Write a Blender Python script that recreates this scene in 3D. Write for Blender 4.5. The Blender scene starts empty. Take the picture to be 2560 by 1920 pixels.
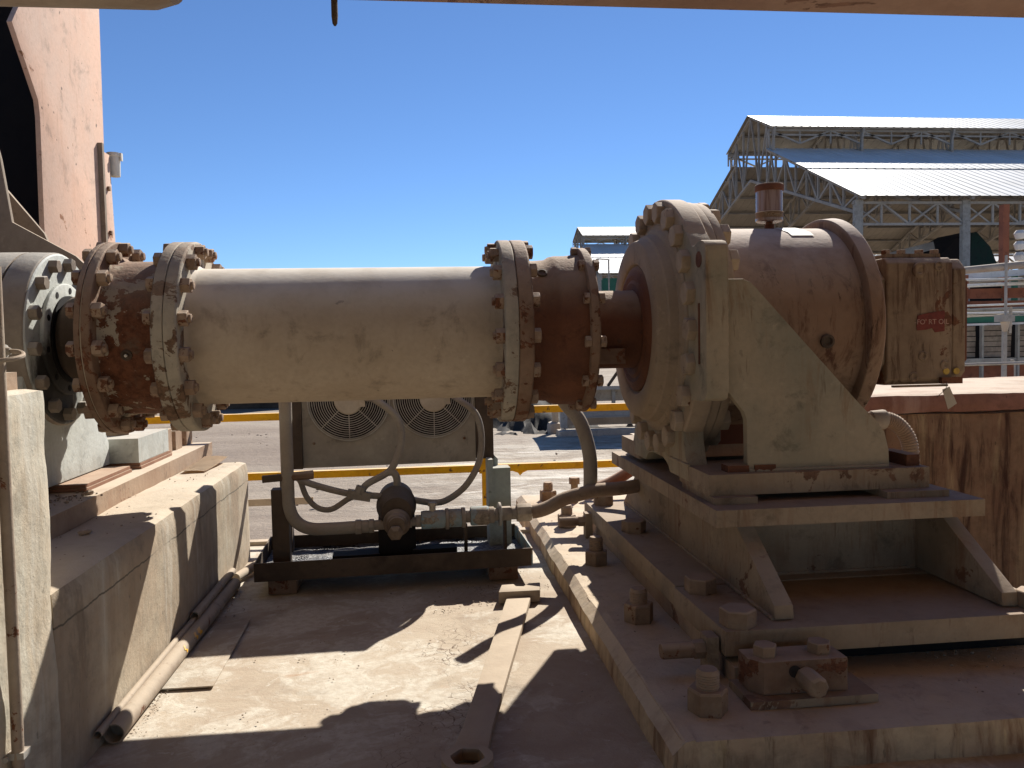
import bpy, bmesh, math, random
from mathutils import Vector, Matrix, noise as mnoise
random.seed(7)
R = math.radians
scene = bpy.context.scene
col = scene.collection

# ------------------------------------------------------------------ camera
cam = bpy.data.cameras.new('camera')
camo = bpy.data.objects.new('camera', cam)
col.objects.link(camo)
cam.sensor_width = 36.0
cam.lens = 28.43
cam.clip_start = 0.05
cam.clip_end = 6000
rt = Vector((0.99368942, -0.11046001, -0.01949171)).normalized()
fw = Vector((0.10933522, 0.99266733, -0.05154978)).normalized()
up = rt.cross(fw).normalized()
m3 = Matrix((rt, up, -fw)).transposed()
camo.matrix_world = Matrix.Translation((0, 0, 1.03)) @ m3.to_4x4()
scene.camera = camo

# ------------------------------------------------------------------ light
SUN = Vector((0.55, 1.08, 1.0)).normalized()
EL = math.asin(SUN.z)
AZ = math.atan2(SUN.x, SUN.y)
world = bpy.data.worlds.new('World')
scene.world = world
world.use_nodes = True
wn = world.node_tree
sky = wn.nodes.new('ShaderNodeTexSky')
sky.sky_type = 'NISHITA'
sky.sun_disc = False
sky.sun_elevation = EL
sky.sun_rotation = AZ
sky.altitude = 2500
sky.air_density = 1.0
sky.dust_density = 0.0
sky.ozone_density = 8.0
bgn = wn.nodes['Background']
bgn.inputs['Strength'].default_value = 0.075
wn.links.new(sky.outputs[0], bgn.inputs['Color'])
sl = bpy.data.lights.new('sun', 'SUN')
sl.energy = 5.0
sl.angle = R(0.53)
sl.color = (1.0, 0.955, 0.88)
so = bpy.data.objects.new('sun', sl)
col.objects.link(so)
so.rotation_euler = SUN.to_track_quat('Z', 'Y').to_euler()
scene.view_settings.view_transform = 'Standard'
scene.view_settings.look = 'None'
scene.view_settings.gamma = 1.0
scene.view_settings.use_curve_mapping = False
scene.view_settings.exposure = 0.8
scene.render.engine = 'CYCLES'
scene.cycles.max_bounces = 8
scene.cycles.diffuse_bounces = 5
scene.cycles.use_denoising = True

# ------------------------------------------------------------------ materials
class NT:
    def __init__(s, name):
        s.m = bpy.data.materials.new(name)
        s.m.use_nodes = True
        s.t = s.m.node_tree
        s.b = s.t.nodes['Principled BSDF']
        s.b.inputs['Specular IOR Level'].default_value = 0.25
        g = s.t.nodes.new('ShaderNodeNewGeometry')
        s.pos = g.outputs['Position']
        s.nrm = g.outputs['Normal']
    def n(s, t): return s.t.nodes.new(t)
    def l(s, a, b): s.t.links.new(a, b)
    def mapv(s, sc, off=(0, 0, 0)):
        m = s.n('ShaderNodeMapping')
        m.inputs['Scale'].default_value = sc
        m.inputs['Location'].default_value = off
        s.l(s.pos, m.inputs['Vector'])
        return m.outputs[0]
    def noise(s, scale, detail=6, rough=.6, vec=None, dist=0.0):
        k = s.n('ShaderNodeTexNoise')
        k.inputs['Scale'].default_value = scale
        k.inputs['Detail'].default_value = detail
        k.inputs['Roughness'].default_value = rough
        k.inputs['Distortion'].default_value = dist
        s.l(vec if vec is not None else s.pos, k.inputs['Vector'])
        return k.outputs['Fac']
    def ramp(s, f, a, b, lo=0., hi=1.):
        k = s.n('ShaderNodeMapRange')
        k.inputs['From Min'].default_value = a
        k.inputs['From Max'].default_value = b
        k.inputs['To Min'].default_value = lo
        k.inputs['To Max'].default_value = hi
        k.interpolation_type = 'SMOOTHSTEP'
        s.l(f, k.inputs['Value'])
        return k.outputs[0]
    def math(s, op, a, b):
        k = s.n('ShaderNodeMath'); k.operation = op
        for i, x in enumerate((a, b)):
            if isinstance(x, (int, float)): k.inputs[i].default_value = x
            else: s.l(x, k.inputs[i])
        return k.outputs[0]
    def mix(s, f, a, b):
        k = s.n('ShaderNodeMix'); k.data_type = 'RGBA'
        if isinstance(f, (int, float)): k.inputs[0].default_value = f
        else: s.l(f, k.inputs[0])
        for i, x in ((6, a), (7, b)):
            if isinstance(x, tuple): k.inputs[i].default_value = (x[0], x[1], x[2], 1)
            else: s.l(x, k.inputs[i])
        return k.outputs[2]
    def sepz(s, v, c=2):
        k = s.n('ShaderNodeSeparateXYZ'); s.l(v, k.inputs[0]); return k.outputs[c]
    def bump(s, h, strength, dist=.01):
        k = s.n('ShaderNodeBump')
        k.inputs['Strength'].default_value = strength
        k.inputs['Distance'].default_value = dist
        s.l(h, k.inputs['Height'])
        s.l(k.outputs[0], s.b.inputs['Normal'])
    def done(s, c, rough=.85, metal=0.):
        if isinstance(c, tuple): s.b.inputs['Base Color'].default_value = (c[0], c[1], c[2], 1)
        else: s.l(c, s.b.inputs['Base Color'])
        if isinstance(rough, (int, float)): s.b.inputs['Roughness'].default_value = rough
        else: s.l(rough, s.b.inputs['Roughness'])
        s.b.inputs['Metallic'].default_value = metal
        return s.m

DUST = (.47, .36, .26)
RUST = (.15, .058, .028)

def weather(name, base, alt=None, vs=3.0, dust=.6, dustc=DUST, streak=None, sa=.5, ss=13., rust=0., rustc=RUST, rs=6., rough=.85, bump=.25, bs=55., spots=.25, metal=0., off=(0, 0, 0), edge=.02, every=.12):
    """Painted or bare steel and concrete: mottling, runs, rust patches, dust settled on what faces up, dark specks."""
    k = NT(name)
    alt = alt or tuple(x * .7 for x in base)
    v = k.mapv((1, 1, 1), off)
    n1 = k.noise(vs, 8, .65, v)
    c = k.mix(k.ramp(n1, .36, .66), base, alt)
    n2 = k.noise(bs, 5, .6, v)
    c = k.mix(k.ramp(n2, .35, .75, 0, .3), c, tuple(x * .6 for x in base))
    nb = k.noise(vs * .35, 4, .55, v)
    c = k.mix(k.ramp(nb, .42, .68, 0, .35), c, tuple(min(1, x * 1.25) for x in base))
    if rust > 0:
        nr = k.noise(rs, 10, .68, v, .4)
        f = k.ramp(nr, .66 - rust * .3, .66 - rust * .3 + edge)
        nn = k.noise(rs * 6, 6, .7, v)
        rc = k.mix(k.ramp(nn, .35, .7), rustc, tuple(x * .45 for x in rustc))
        c = k.mix(f, c, rc)
    if streak:
        wob = k.noise(3.0, 3, .5, v)
        vw = k.n('ShaderNodeVectorMath'); vw.operation = 'ADD'
        cw = k.n('ShaderNodeCombineXYZ'); k.l(k.math('MULTIPLY', wob, .05), cw.inputs[0]); k.l(k.math('MULTIPLY', wob, .05), cw.inputs[1])
        k.l(v, vw.inputs[0]); k.l(cw.outputs[0], vw.inputs[1])
        def run(f_, zz):
            m = k.n('ShaderNodeMapping'); m.inputs['Scale'].default_value = (f_, f_, f_ * zz); k.l(vw.outputs[0], m.inputs['Vector'])
            return m.outputs[0]
        ns = k.noise(1.0, 9, .72, run(ss, .10), .5)
        ns2 = k.noise(1.0, 7, .7, run(ss * 2.6, .12), .4)
        where = k.noise(3.1, 5, .6, v)
        gate = k.ramp(where, .40, .60, every, 1)
        f = k.math('MULTIPLY', k.math('MULTIPLY', k.ramp(ns, .50, .64), sa), gate)
        c = k.mix(f, c, streak)
        where2 = k.noise(4.3, 5, .6, k.mapv((1, 1, 1), (off[0] + 9, off[1], off[2])))
        f2 = k.math('MULTIPLY', k.math('MULTIPLY', k.ramp(ns2, .56, .66), sa * .9), k.ramp(where2, .45, .62))
        c = k.mix(f2, c, tuple(x * .5 for x in streak))
    grime = k.noise(7.0, 9, .72, k.mapv((1, 1, 1), (off[0] + 3, off[1] + 4, off[2])), .3)
    c = k.mix(k.ramp(grime, .53, .70, 0, .6), c, tuple(x * .42 for x in alt))
    wear = k.noise(13.0, 8, .75, k.mapv((1, 1, 1), (off[0] + 1, off[1] + 6, off[2])), .2)
    c = k.mix(k.ramp(wear, .60, .70, 0, .35), c, tuple(min(.8, x * 1.35) for x in base))
    if spots:
        sp = k.noise(26, 3, .5, v)
        c = k.mix(k.ramp(sp, .71, .76, 0, spots), c, (.06, .045, .035))
    if dust:
        z = k.sepz(k.nrm)
        dn = k.noise(9, 6, .6, v)
        f = k.math('MULTIPLY', k.ramp(z, .15, .9), k.ramp(dn, .25, .6, dust * .55, dust))
        c = k.mix(f, c, dustc)
    hh = k.math('ADD', k.math('MULTIPLY', n2, .6), n1)
    k.bump(hh, bump, .012)
    return k.done(c, rough, metal)

M = {}
M['tube'] = weather('dusty_tube_paint_lit_top', (.43, .345, .25), (.36, .28, .195), 2.2, .95, dustc=(.66, .59, .49), streak=(.30, .23, .16), sa=.35, ss=9, spots=.75, bump=.12)  # upward dust made extra pale, so it also paints the sunlit band on top
M['beige'] = weather('dusty_beige_paint', (.345, .26, .175), (.26, .19, .125), 3.5, .55, spots=.15, bump=.16, bs=80, streak=(.25, .16, .10), sa=.25, ss=9)
M['greygreen'] = weather('dusty_grey_paint', (.335, .268, .18), (.225, .20, .14), 2.6, .5, streak=(.20, .11, .055), sa=.6, ss=13, bump=.16)
M['flange'] = weather('flaking_flange_paint', (.36, .31, .235), (.24, .21, .165), 7, .5, rust=.42, rustc=(.17, .10, .06), rs=9, spots=.5, bump=.3)
M['flake'] = weather('flaking_hub_paint', (.35, .30, .225), (.30, .25, .18), 5, .5, rust=.66, rustc=(.15, .055, .026), rs=7, edge=.008, bump=.4)
M['rusthub'] = weather('dark_rust_steel', (.15, .058, .028), (.10, .04, .022), 5, .75, dustc=(.45, .34, .23), rust=0, spots=.4, bump=.45, bs=90)
M['rustrim'] = weather('brown_rust_rim', (.21, .135, .088), (.14, .078, .048), 8, .7, rust=.35, rs=14, bump=.45)
M['bolt'] = weather('rusty_bolt_steel', (.29, .205, .14), (.20, .125, .08), 18, .75, rust=.4, rs=25, bump=.3, spots=0)
M['capbolt'] = weather('dusty_bolt_head', (.36, .275, .19), (.28, .205, .135), 14, .6, rust=.1, rs=20, bump=.15, spots=0)
M['dustbolt'] = weather('dust_caked_bolt', (.25, .175, .115), (.19, .12, .075), 14, .6, rust=.18, rs=20, bump=.25, spots=0)
M['gearcase'] = weather('streaked_gearcase', (.30, .20, .13), (.215, .125, .075), 2.4, .9, streak=(.085, .035, .02), sa=.95, ss=17, every=.7, rust=.34, rustc=(.15, .062, .034), rs=3.2, edge=.12, bump=.2, dustc=(.52, .42, .34))
M['motor'] = weather('streaked_motor_casing', (.235, .165, .105), (.15, .10, .063), 4, .75, streak=(.075, .036, .02), sa=.97, ss=22, every=.8, rust=.15, rs=5, bump=.4)
M['pedestal'] = weather('dusty_pedestal_steel', (.32, .24, .16), (.215, .15, .095), 3, .5, dustc=(.38, .30, .23), streak=(.19, .095, .05), sa=.6, ss=16, rust=.2, rs=4, rustc=(.19, .10, .06), bump=.22)
M['bed'] = weather('dusty_bed_steel', (.36, .26, .18), (.27, .175, .115), 5, .85, dustc=(.55, .46, .35), streak=(.24, .12, .07), sa=.4, ss=11, rust=.2, rs=6, rustc=(.23, .12, .07), bump=.25)
M['greybear'] = weather('grey_bearing_paint', (.47, .48, .44), (.40, .40, .36), 6, .4, spots=.6, bump=.25, streak=(.33, .30, .25), sa=.35, ss=16)
M['bearbarrel'] = weather('brown_bearing_barrel', (.27, .225, .175), (.21, .16, .12), 5, .7, dustc=(.47, .44, .38), bump=.25)
M['darkoil_and_shade'] = weather('oily_steel_and_shade', (.095, .066, .045), (.055, .038, .026), 6, .5, dustc=(.24, .19, .14), bump=.2, rough=.8)  # oily steel; also colours the shade strip of the low wall
M['black'] = weather('black_steel_and_void_shade', (.012, .009, .008), (.008, .006, .006), 4, 0, bump=.1, spots=0)  # black parts; also puts the shade inside openings and recesses into colour
M['cooler'] = weather('grey_cooler_casing', (.40, .345, .265), (.27, .225, .175), 2.4, .5, streak=(.2, .165, .13), sa=.35, ss=6, bump=.08)
M['coolerblue'] = weather('faded_blue_paint', (.22, .33, .36), (.28, .30, .28), 9, .45, rust=.45, rustc=(.33, .26, .19), rs=10, bump=.15)
M['coolergreen'] = weather('grey_green_frame_paint', (.33, .37, .34), (.27, .29, .26), 5, .5, bump=.12, spots=.4)
M['hose'] = weather('dusty_hose_rubber', (.30, .255, .20), (.25, .20, .155), 9, .6, bump=.2, bs=120)
M['hosebrown'] = weather('dusty_brown_hose', (.27, .19, .13), (.22, .14, .09), 9, .6, bump=.3, bs=100)
M['wire'] = weather('pale_wire_steel', (.46, .42, .36), (.38, .33, .27), 20, .3, bump=.05, spots=0)
M['yellow'] = weather('yellow_rail_paint', (.80, .42, .015), (.70, .33, .012), 9, .6, dustc=(.66, .56, .40), rust=.16, rustc=(.27, .13, .05), rs=16, bump=.2, spots=.5)
M['palebeige'] = weather('pale_beige_paint', (.50, .42, .32), (.42, .34, .25), 6, .5, bump=.15)
M['chute'] = weather('faded_pink_plate', (.58, .37, .265), (.53, .38, .295), 1.6, .2, streak=(.48, .26, .17), sa=.3, ss=9, spots=.85, bump=.18, rust=.08, rs=5, rustc=(.36, .17, .09))
M['brownplate'] = weather('brown_guard_plate', (.24, .19, .14), (.19, .145, .105), 3, .6, bump=.15)
M['whitepl'] = weather('dull_white_plastic', (.62, .60, .54), (.5, .48, .43), 10, .3, bump=.05, spots=.3)
M['galv'] = weather('weathered_galvanised_steel', (.36, .34, .30), (.27, .25, .22), 6, .5, bump=.08, spots=.2)
M['truss'] = weather('dull_truss_steel', (.34, .31, .27), (.24, .215, .185), 1.2, .5, bump=.05, spots=0)
M['bracegrey'] = weather('grey_lattice_steel', (.40, .365, .315), (.30, .27, .235), 1.5, .4, bump=.05, spots=0)
def mat_roof():
    k = NT('pale_roof_shaded_underside')
    n1 = k.noise(.35, 7, .65); n2 = k.noise(1, 7, .65, k.mapv((2.2, .25, .25)))
    c = k.mix(k.ramp(n1, .36, .64), (.62, .61, .585), (.54, .525, .49))
    c = k.mix(k.ramp(n2, .52, .70, 0, .45), c, (.50, .46, .40))
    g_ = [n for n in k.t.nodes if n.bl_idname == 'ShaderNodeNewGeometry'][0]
    c = k.mix(g_.outputs['Backfacing'], c, k.mix(k.ramp(n1, .36, .64), (.27, .235, .19), (.19, .165, .135)))  # back faces coloured darker, painting in the shade under the roof
    return k.done(c, .6)
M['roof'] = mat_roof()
M['rusted'] = weather('red_oxide_steel', (.27, .10, .055), (.20, .075, .045), 4, .5, bump=.15)
M['shim'] = weather('brown_shim_steel', (.27, .145, .09), (.21, .10, .06), 8, .7, bump=.2)
M['green'] = weather('dull_green_sheet', (.035, .13, .085), (.05, .15, .10), 2, .3, bump=.1, spots=0)
M['darkgreen'] = weather('dark_green_hood', (.012, .035, .026), (.02, .03, .025), 2, .3, bump=.1, spots=0)
M['plank'] = weather('weathered_timber', (.31, .245, .185), (.2, .155, .12), 8, .4, bump=.3, bs=30)
M['farconc'] = weather('grey_far_concrete', (.42, .35, .28), (.32, .265, .21), 1.4, .5, dustc=(.5, .44, .37), streak=(.2, .18, .17), sa=.4, ss=3, bump=.2)
M['stone'] = weather('loose_stone', (.30, .235, .18), (.18, .14, .11), 20, .4, bump=.3, spots=0)
M['grit'] = weather('pale_grit', (.36, .29, .215), (.22, .17, .125), 60, .4, bump=.1, spots=0)
M['wrench'] = weather('dust_covered_tool_steel', (.34, .265, .19), (.27, .20, .14), 8, .8, dustc=(.44, .355, .26), bump=.2, spots=.2)
M['card'] = weather('old_cardboard', (.50, .37, .235), (.42, .30, .19), 12, .3, bump=.15)
M['beam'] = weather('overhead_beam_paint', (.36, .235, .175), (.27, .165, .12), 2.5, 0, bump=.15, rust=.2, rs=3, rustc=(.24, .13, .09))
M['pipeoverhead'] = weather('overhead_pipe_paint', (.36, .30, .24), (.26, .195, .15), 2.2, .3, bump=.15)
M['soilheap'] = weather('dark_soil', (.040, .032, .026), (.022, .018, .015), 3, 0, bump=.5, bs=12, spots=0)
M['tagcard'] = weather('grey_paper_tag', (.42, .36, .28), (.36, .30, .23), 12, .1, bump=.05)
M['yellowdab'] = weather('yellow_paint_dab', (.50, .33, .07), (.36, .22, .06), 30, .2, bump=.1)
M['pumpdust'] = weather('dusty_brown_pump_casting', (.20, .145, .10), (.12, .085, .06), 12, .6, bump=.3)
M['steelpipe'] = weather('dusty_scaffold_pipe', (.33, .27, .205), (.26, .20, .15), 8, .75, dustc=(.44, .36, .27), rust=.2, rs=14, bump=.2)
M['white'] = weather('weathered_white_paint', (.66, .64, .60), (.55, .53, .48), 5, .3, bump=.08)

def mat_floor():
    k = NT('cement_floor')
    w = k.noise(2.0, 4, .6)
    vec = k.n('ShaderNodeVectorMath'); vec.operation = 'ADD'
    cmb = k.n('ShaderNodeCombineXYZ')
    k.l(k.math('MULTIPLY', w, .5), cmb.inputs[0]); k.l(k.math('MULTIPLY', w, .25), cmb.inputs[1])
    k.l(k.pos, vec.inputs[0]); k.l(cmb.outputs[0], vec.inputs[1])
    big = k.noise(1.15, 9, .66, vec.outputs[0], .3)
    mid = k.noise(4.2, 10, .72, vec.outputs[0], .5)
    fine = k.noise(34, 8, .7)
    grit = k.noise(150, 3, .6)
    ochre = k.mix(k.ramp(mid, .32, .66), (.44, .365, .275), (.355, .275, .20))
    pale = k.mix(k.ramp(fine, .35, .65), (.56, .51, .42), (.46, .395, .31))
    lime = k.math('ADD', k.math('MULTIPLY', big, .75), k.math('MULTIPLY', mid, .42))
    c = k.mix(k.ramp(lime, .56, .635), ochre, pale)
    spl = k.noise(11, 10, .75, vec.outputs[0], .8)
    c = k.mix(k.ramp(spl, .60, .66, 0, .75), c, (.60, .555, .47))
    stain = k.noise(1.7, 7, .62, k.mapv((1, 1.6, 1), (3.3, 8.1, 0)), .5)
    c = k.mix(k.ramp(stain, .55, .70, 0, .6), c, (.185, .135, .095))
    rust = k.noise(2.3, 6, .6, k.mapv((1, 3.0, 1), (7.1, 2.2, 0)), .4)
    c = k.mix(k.ramp(rust, .64, .74, 0, .5), c, (.36, .19, .10))
    c = k.mix(k.ramp(grit, .66, .74, 0, .5), c, (.16, .125, .095))
    vo = k.n('ShaderNodeTexVoronoi'); vo.feature = 'DISTANCE_TO_EDGE'; vo.inputs['Scale'].default_value = 24
    vv = k.n('ShaderNodeVectorMath'); vv.operation = 'ADD'
    cm2 = k.n('ShaderNodeCombineXYZ'); f3 = k.noise(14, 4, .6)
    k.l(k.math('MULTIPLY', f3, .07), cm2.inputs[0]); k.l(k.math('MULTIPLY', fine, .05), cm2.inputs[1])
    k.l(k.pos, vv.inputs[0]); k.l(cm2.outputs[0], vv.inputs[1]); k.l(vv.outputs[0], vo.inputs['Vector'])
    x = k.sepz(k.pos, 0); y = k.sepz(k.pos, 1)
    side = k.math('ADD', x, k.math('MULTIPLY', y, -.145))
    where = k.math('MULTIPLY', k.ramp(k.math('ABSOLUTE', k.math('ADD', side, .27), 0), .06, .22, 1, 0), k.ramp(k.noise(3.5, 5, .6), .46, .6))
    crack = k.math('MULTIPLY', k.ramp(vo.outputs['Distance'], .004, .035, 1, 0), where)
    c = k.mix(crack, c, (.17, .12, .085))
    h = k.math('ADD', k.math('ADD', k.math('MULTIPLY', fine, .5), k.math('MULTIPLY', grit, .22)), k.math('ADD', mid, k.math('MULTIPLY', crack, -.8)))
    k.bump(h, .42, .012)
    return k.done(c, .92)
M['floor'] = mat_floor()

def mat_bearface():
    k = NT('oil_stained_grey_paint')
    n1 = k.noise(6, 8, .65); n2 = k.noise(40, 6, .6)
    c = k.mix(k.ramp(n1, .36, .64), (.50, .515, .475), (.43, .435, .395))
    c = k.mix(k.ramp(n2, .58, .72, 0, .5), c, (.22, .18, .14))
    d = k.n('ShaderNodeVectorMath'); d.operation = 'DISTANCE'
    k.l(k.pos, d.inputs[0]); d.inputs[1].default_value = (-1.24, 2.90, .90)
    dd = k.math('ADD', d.outputs['Value'], k.math('MULTIPLY', k.noise(9, 8, .7, k.mapv((1, 1, .35))), -.32))
    c = k.mix(k.ramp(dd, -.02, .07, .96, 0), c, (.02, .016, .013))
    k.bump(n2, .3, .01)
    return k.done(c, .7)
M['bearface'] = mat_bearface()

def mat_conc(name, a, b, stc, sa, ss, pale, off=(0, 0, 0), seam=None):
    k = NT(name)
    v = k.mapv((1, 1, 1), off)
    n1 = k.noise(2.2, 9, .68, v)
    n2 = k.noise(18, 8, .7, v)
    n3 = k.noise(120, 4, .65, v)
    c = k.mix(k.ramp(n1, .36, .64), a, b)
    c = k.mix(k.ramp(n2, .40, .70, 0, .55), c, tuple(x * .55 for x in a))
    s1 = k.noise(1, 8, .66, k.mapv((ss, ss, ss * .13), off), .6)
    c = k.mix(k.ramp(s1, .47, .66, 0, sa), c, stc)
    s2 = k.noise(1, 6, .65, k.mapv((ss * 2.4, ss * 2.4, ss * .16), off), .5)
    c = k.mix(k.ramp(s2, .57, .72, 0, sa), c, tuple(x * .42 for x in stc))
    s3 = k.noise(1, 6, .65, k.mapv((ss * .8, ss * .8, ss * .07), (off[0] + 5, off[1], off[2])), .4)
    c = k.mix(k.ramp(s3, .54, .70, 0, .6), c, pale)
    pit = k.noise(42, 4, .6, k.mapv((1, 1, .45), off))
    c = k.mix(k.ramp(pit, .66, .73, 0, .7), c, tuple(x * .3 for x in a))
    if seam:
        zz = k.sepz(k.pos)
        wv = k.math('MULTIPLY', k.noise(6, 6, .7, k.mapv((1, 1, 0), off)), .03)
        for s_ in seam:
            dd = k.math('ABSOLUTE', k.math('ADD', k.math('ADD', zz, wv), -s_ - .015), 0)
            line = k.math('MULTIPLY', k.ramp(dd, .0012, .004, 1, 0), k.ramp(k.noise(3, 5, .6, k.mapv((1, 1, 0), off)), .40, .52, .15, .9))
            c = k.mix(line, c, tuple(x * .25 for x in a))
    mud = k.noise(3.3, 9, .72, k.mapv((1, 1, 1), (off[0] + 4, off[1] + 2, off[2])), .4)
    c = k.mix(k.ramp(mud, .55, .70, 0, .6), c, tuple(x * .48 for x in b))
    z = k.sepz(k.nrm)
    dn = k.noise(5, 7, .65, v)
    c = k.mix(k.math('MULTIPLY', k.ramp(z, .3, .9), k.ramp(dn, .25, .6, .35, .8)), c, (.55, .46, .35))
    h = k.math('ADD', k.math('MULTIPLY', n2, .8), k.math('ADD', k.math('MULTIPLY', n3, .25), k.math('MULTIPLY', pit, -.6)))
    k.bump(h, .4, .01)
    return k.done(c, .93)
M['concL'] = mat_conc('pale_weathered_concrete', (.44, .375, .28), (.37, .285, .20), (.25, .175, .115), .5, 7, (.56, .53, .45), (0, 0, 0), (.385,))
M['pier'] = mat_conc('pale_pier_concrete', (.50, .47, .385), (.50, .42, .31), (.42, .31, .20), .35, 8, (.56, .56, .50), (2, 3, 1))
M['concR'] = mat_conc('dusty_foundation_concrete', (.52, .39, .245), (.42, .29, .18), (.17, .08, .04), .85, 12, (.62, .46, .24), (4, 1, 2))
M['wallR'] = mat_conc('rust_streaked_concrete', (.28, .165, .088), (.21, .108, .058), (.065, .028, .015), 1.0, 13, (.45, .31, .155), (1, 7, 4))
M['capR'] = mat_conc('reddish_concrete_cap', (.29, .13, .085), (.25, .115, .07), (.24, .105, .065), .5, 6, (.42, .26, .18), (3, 2, 8))

def mat_ground():
    k = NT('dusty_ground')
    n1 = k.noise(.16, 8, .65, k.mapv((.55, 1.6, 1)))
    n2 = k.noise(1.3, 9, .7, k.mapv((.6, 1.5, 1)))
    n3 = k.noise(9, 7, .7)
    n4 = k.noise(.9, 8, .7, k.mapv((.35, 2.4, 1), (3, 1, 0)))
    x = k.sepz(k.pos, 0); y = k.sepz(k.pos, 1)
    xx = k.math('ADD', x, k.math('MULTIPLY', n1, 5.0))
    track = k.math('MULTIPLY', k.ramp(xx, 1.3, 3.4), k.ramp(k.math('ADD', y, k.math('MULTIPLY', n1, 8.0)), 16.5, 20.5, 1, .25))
    c = k.mix(k.ramp(n1, .36, .6), (.30, .245, .19), (.22, .17, .13))
    n5 = k.noise(1.0, 9, .74, k.mapv((.9, 3.6, 1), (1, 5, 0)), .5)
    pale = k.mix(k.ramp(n2, .40, .62), (.31, .25, .19), (.52, .46, .375))
    pale = k.mix(k.ramp(n5, .50, .64), pale, (.66, .60, .51))
    c = k.mix(track, c, pale)
    c = k.mix(k.ramp(n4, .56, .70, 0, .6), c, (.20, .155, .12))
    c = k.mix(k.ramp(n3, .56, .72, 0, .5), c, (.17, .135, .105))
    h = k.math('ADD', n2, k.math('MULTIPLY', n3, .5))
    k.bump(h, .8, .08)
    return k.done(c, .95)
M['ground'] = mat_ground()

def mat_oil():
    k = NT('oil_soaked_grit')
    n = k.noise(60, 6, .7); n2 = k.noise(7, 6, .6)
    c = k.mix(k.ramp(n, .4, .62), (.045, .04, .036), (.20, .185, .165))
    c = k.mix(k.ramp(n2, .45, .6), c, (.03, .026, .023))
    k.bump(n, .8, .01)
    k.b.inputs['Specular IOR Level'].default_value = .5
    return k.done(c, k.ramp(n2, .4, .6, .6, .25))
M['oil'] = mat_oil()

def flat(name, c, rough=.7):
    k = NT(name)
    n = k.noise(60, 5, .6)
    return k.done(k.mix(k.ramp(n, .3, .75), c, tuple(x * .7 for x in c)), rough)
M['redlabel'] = flat('faded_red_label', (.16, .035, .024))
M['labeltext'] = flat('faded_label_print', (.42, .26, .2))
M['breathertext'] = flat('worn_tan_print', (.36, .27, .16))
M['metalplate'] = flat('worn_nameplate', (.58, .54, .47))
M['blackseam'] = flat('dark_gap', (.03, .022, .018))
M['breatherlabel'] = flat('brown_breather_band', (.20, .12, .06))

def mat_plastic():
    k = NT('clear_yellowed_plastic')
    n = k.noise(1, 6, .6, k.mapv((60, 60, 5)))
    c = k.mix(k.ramp(n, .4, .65), (.30, .21, .17), (.17, .10, .075))
    k.b.inputs['Transmission Weight'].default_value = .22
    k.b.inputs['Specular IOR Level'].default_value = .5
    return k.done(c, .22)
M['plastic'] = mat_plastic()

# ------------------------------------------------------------------ builders
def tag(o, label=None, cat=None, group=None, kind=None):
    if label: o['label'] = label
    if cat: o['category'] = cat
    if group: o['group'] = group
    if kind: o['kind'] = kind
    return o

def thing(name, label, cat, loc=(0, 0, 0), group=None, rz=0):
    o = bpy.data.objects.new(name, None)
    o.empty_display_size = .1
    col.objects.link(o)
    o.location = loc
    o.rotation_euler = (0, 0, rz)
    return tag(o, label, cat, group)

def hold(o, parent):
    if parent is not None:
        o.parent = parent
        p = parent
        chain = Matrix.Identity(4)
        while p is not None:
            chain = p.matrix_parent_inverse @ p.matrix_basis @ chain if p.parent else p.matrix_basis @ chain
            p = p.parent
        o.matrix_parent_inverse = chain.inverted()
    return o

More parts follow.
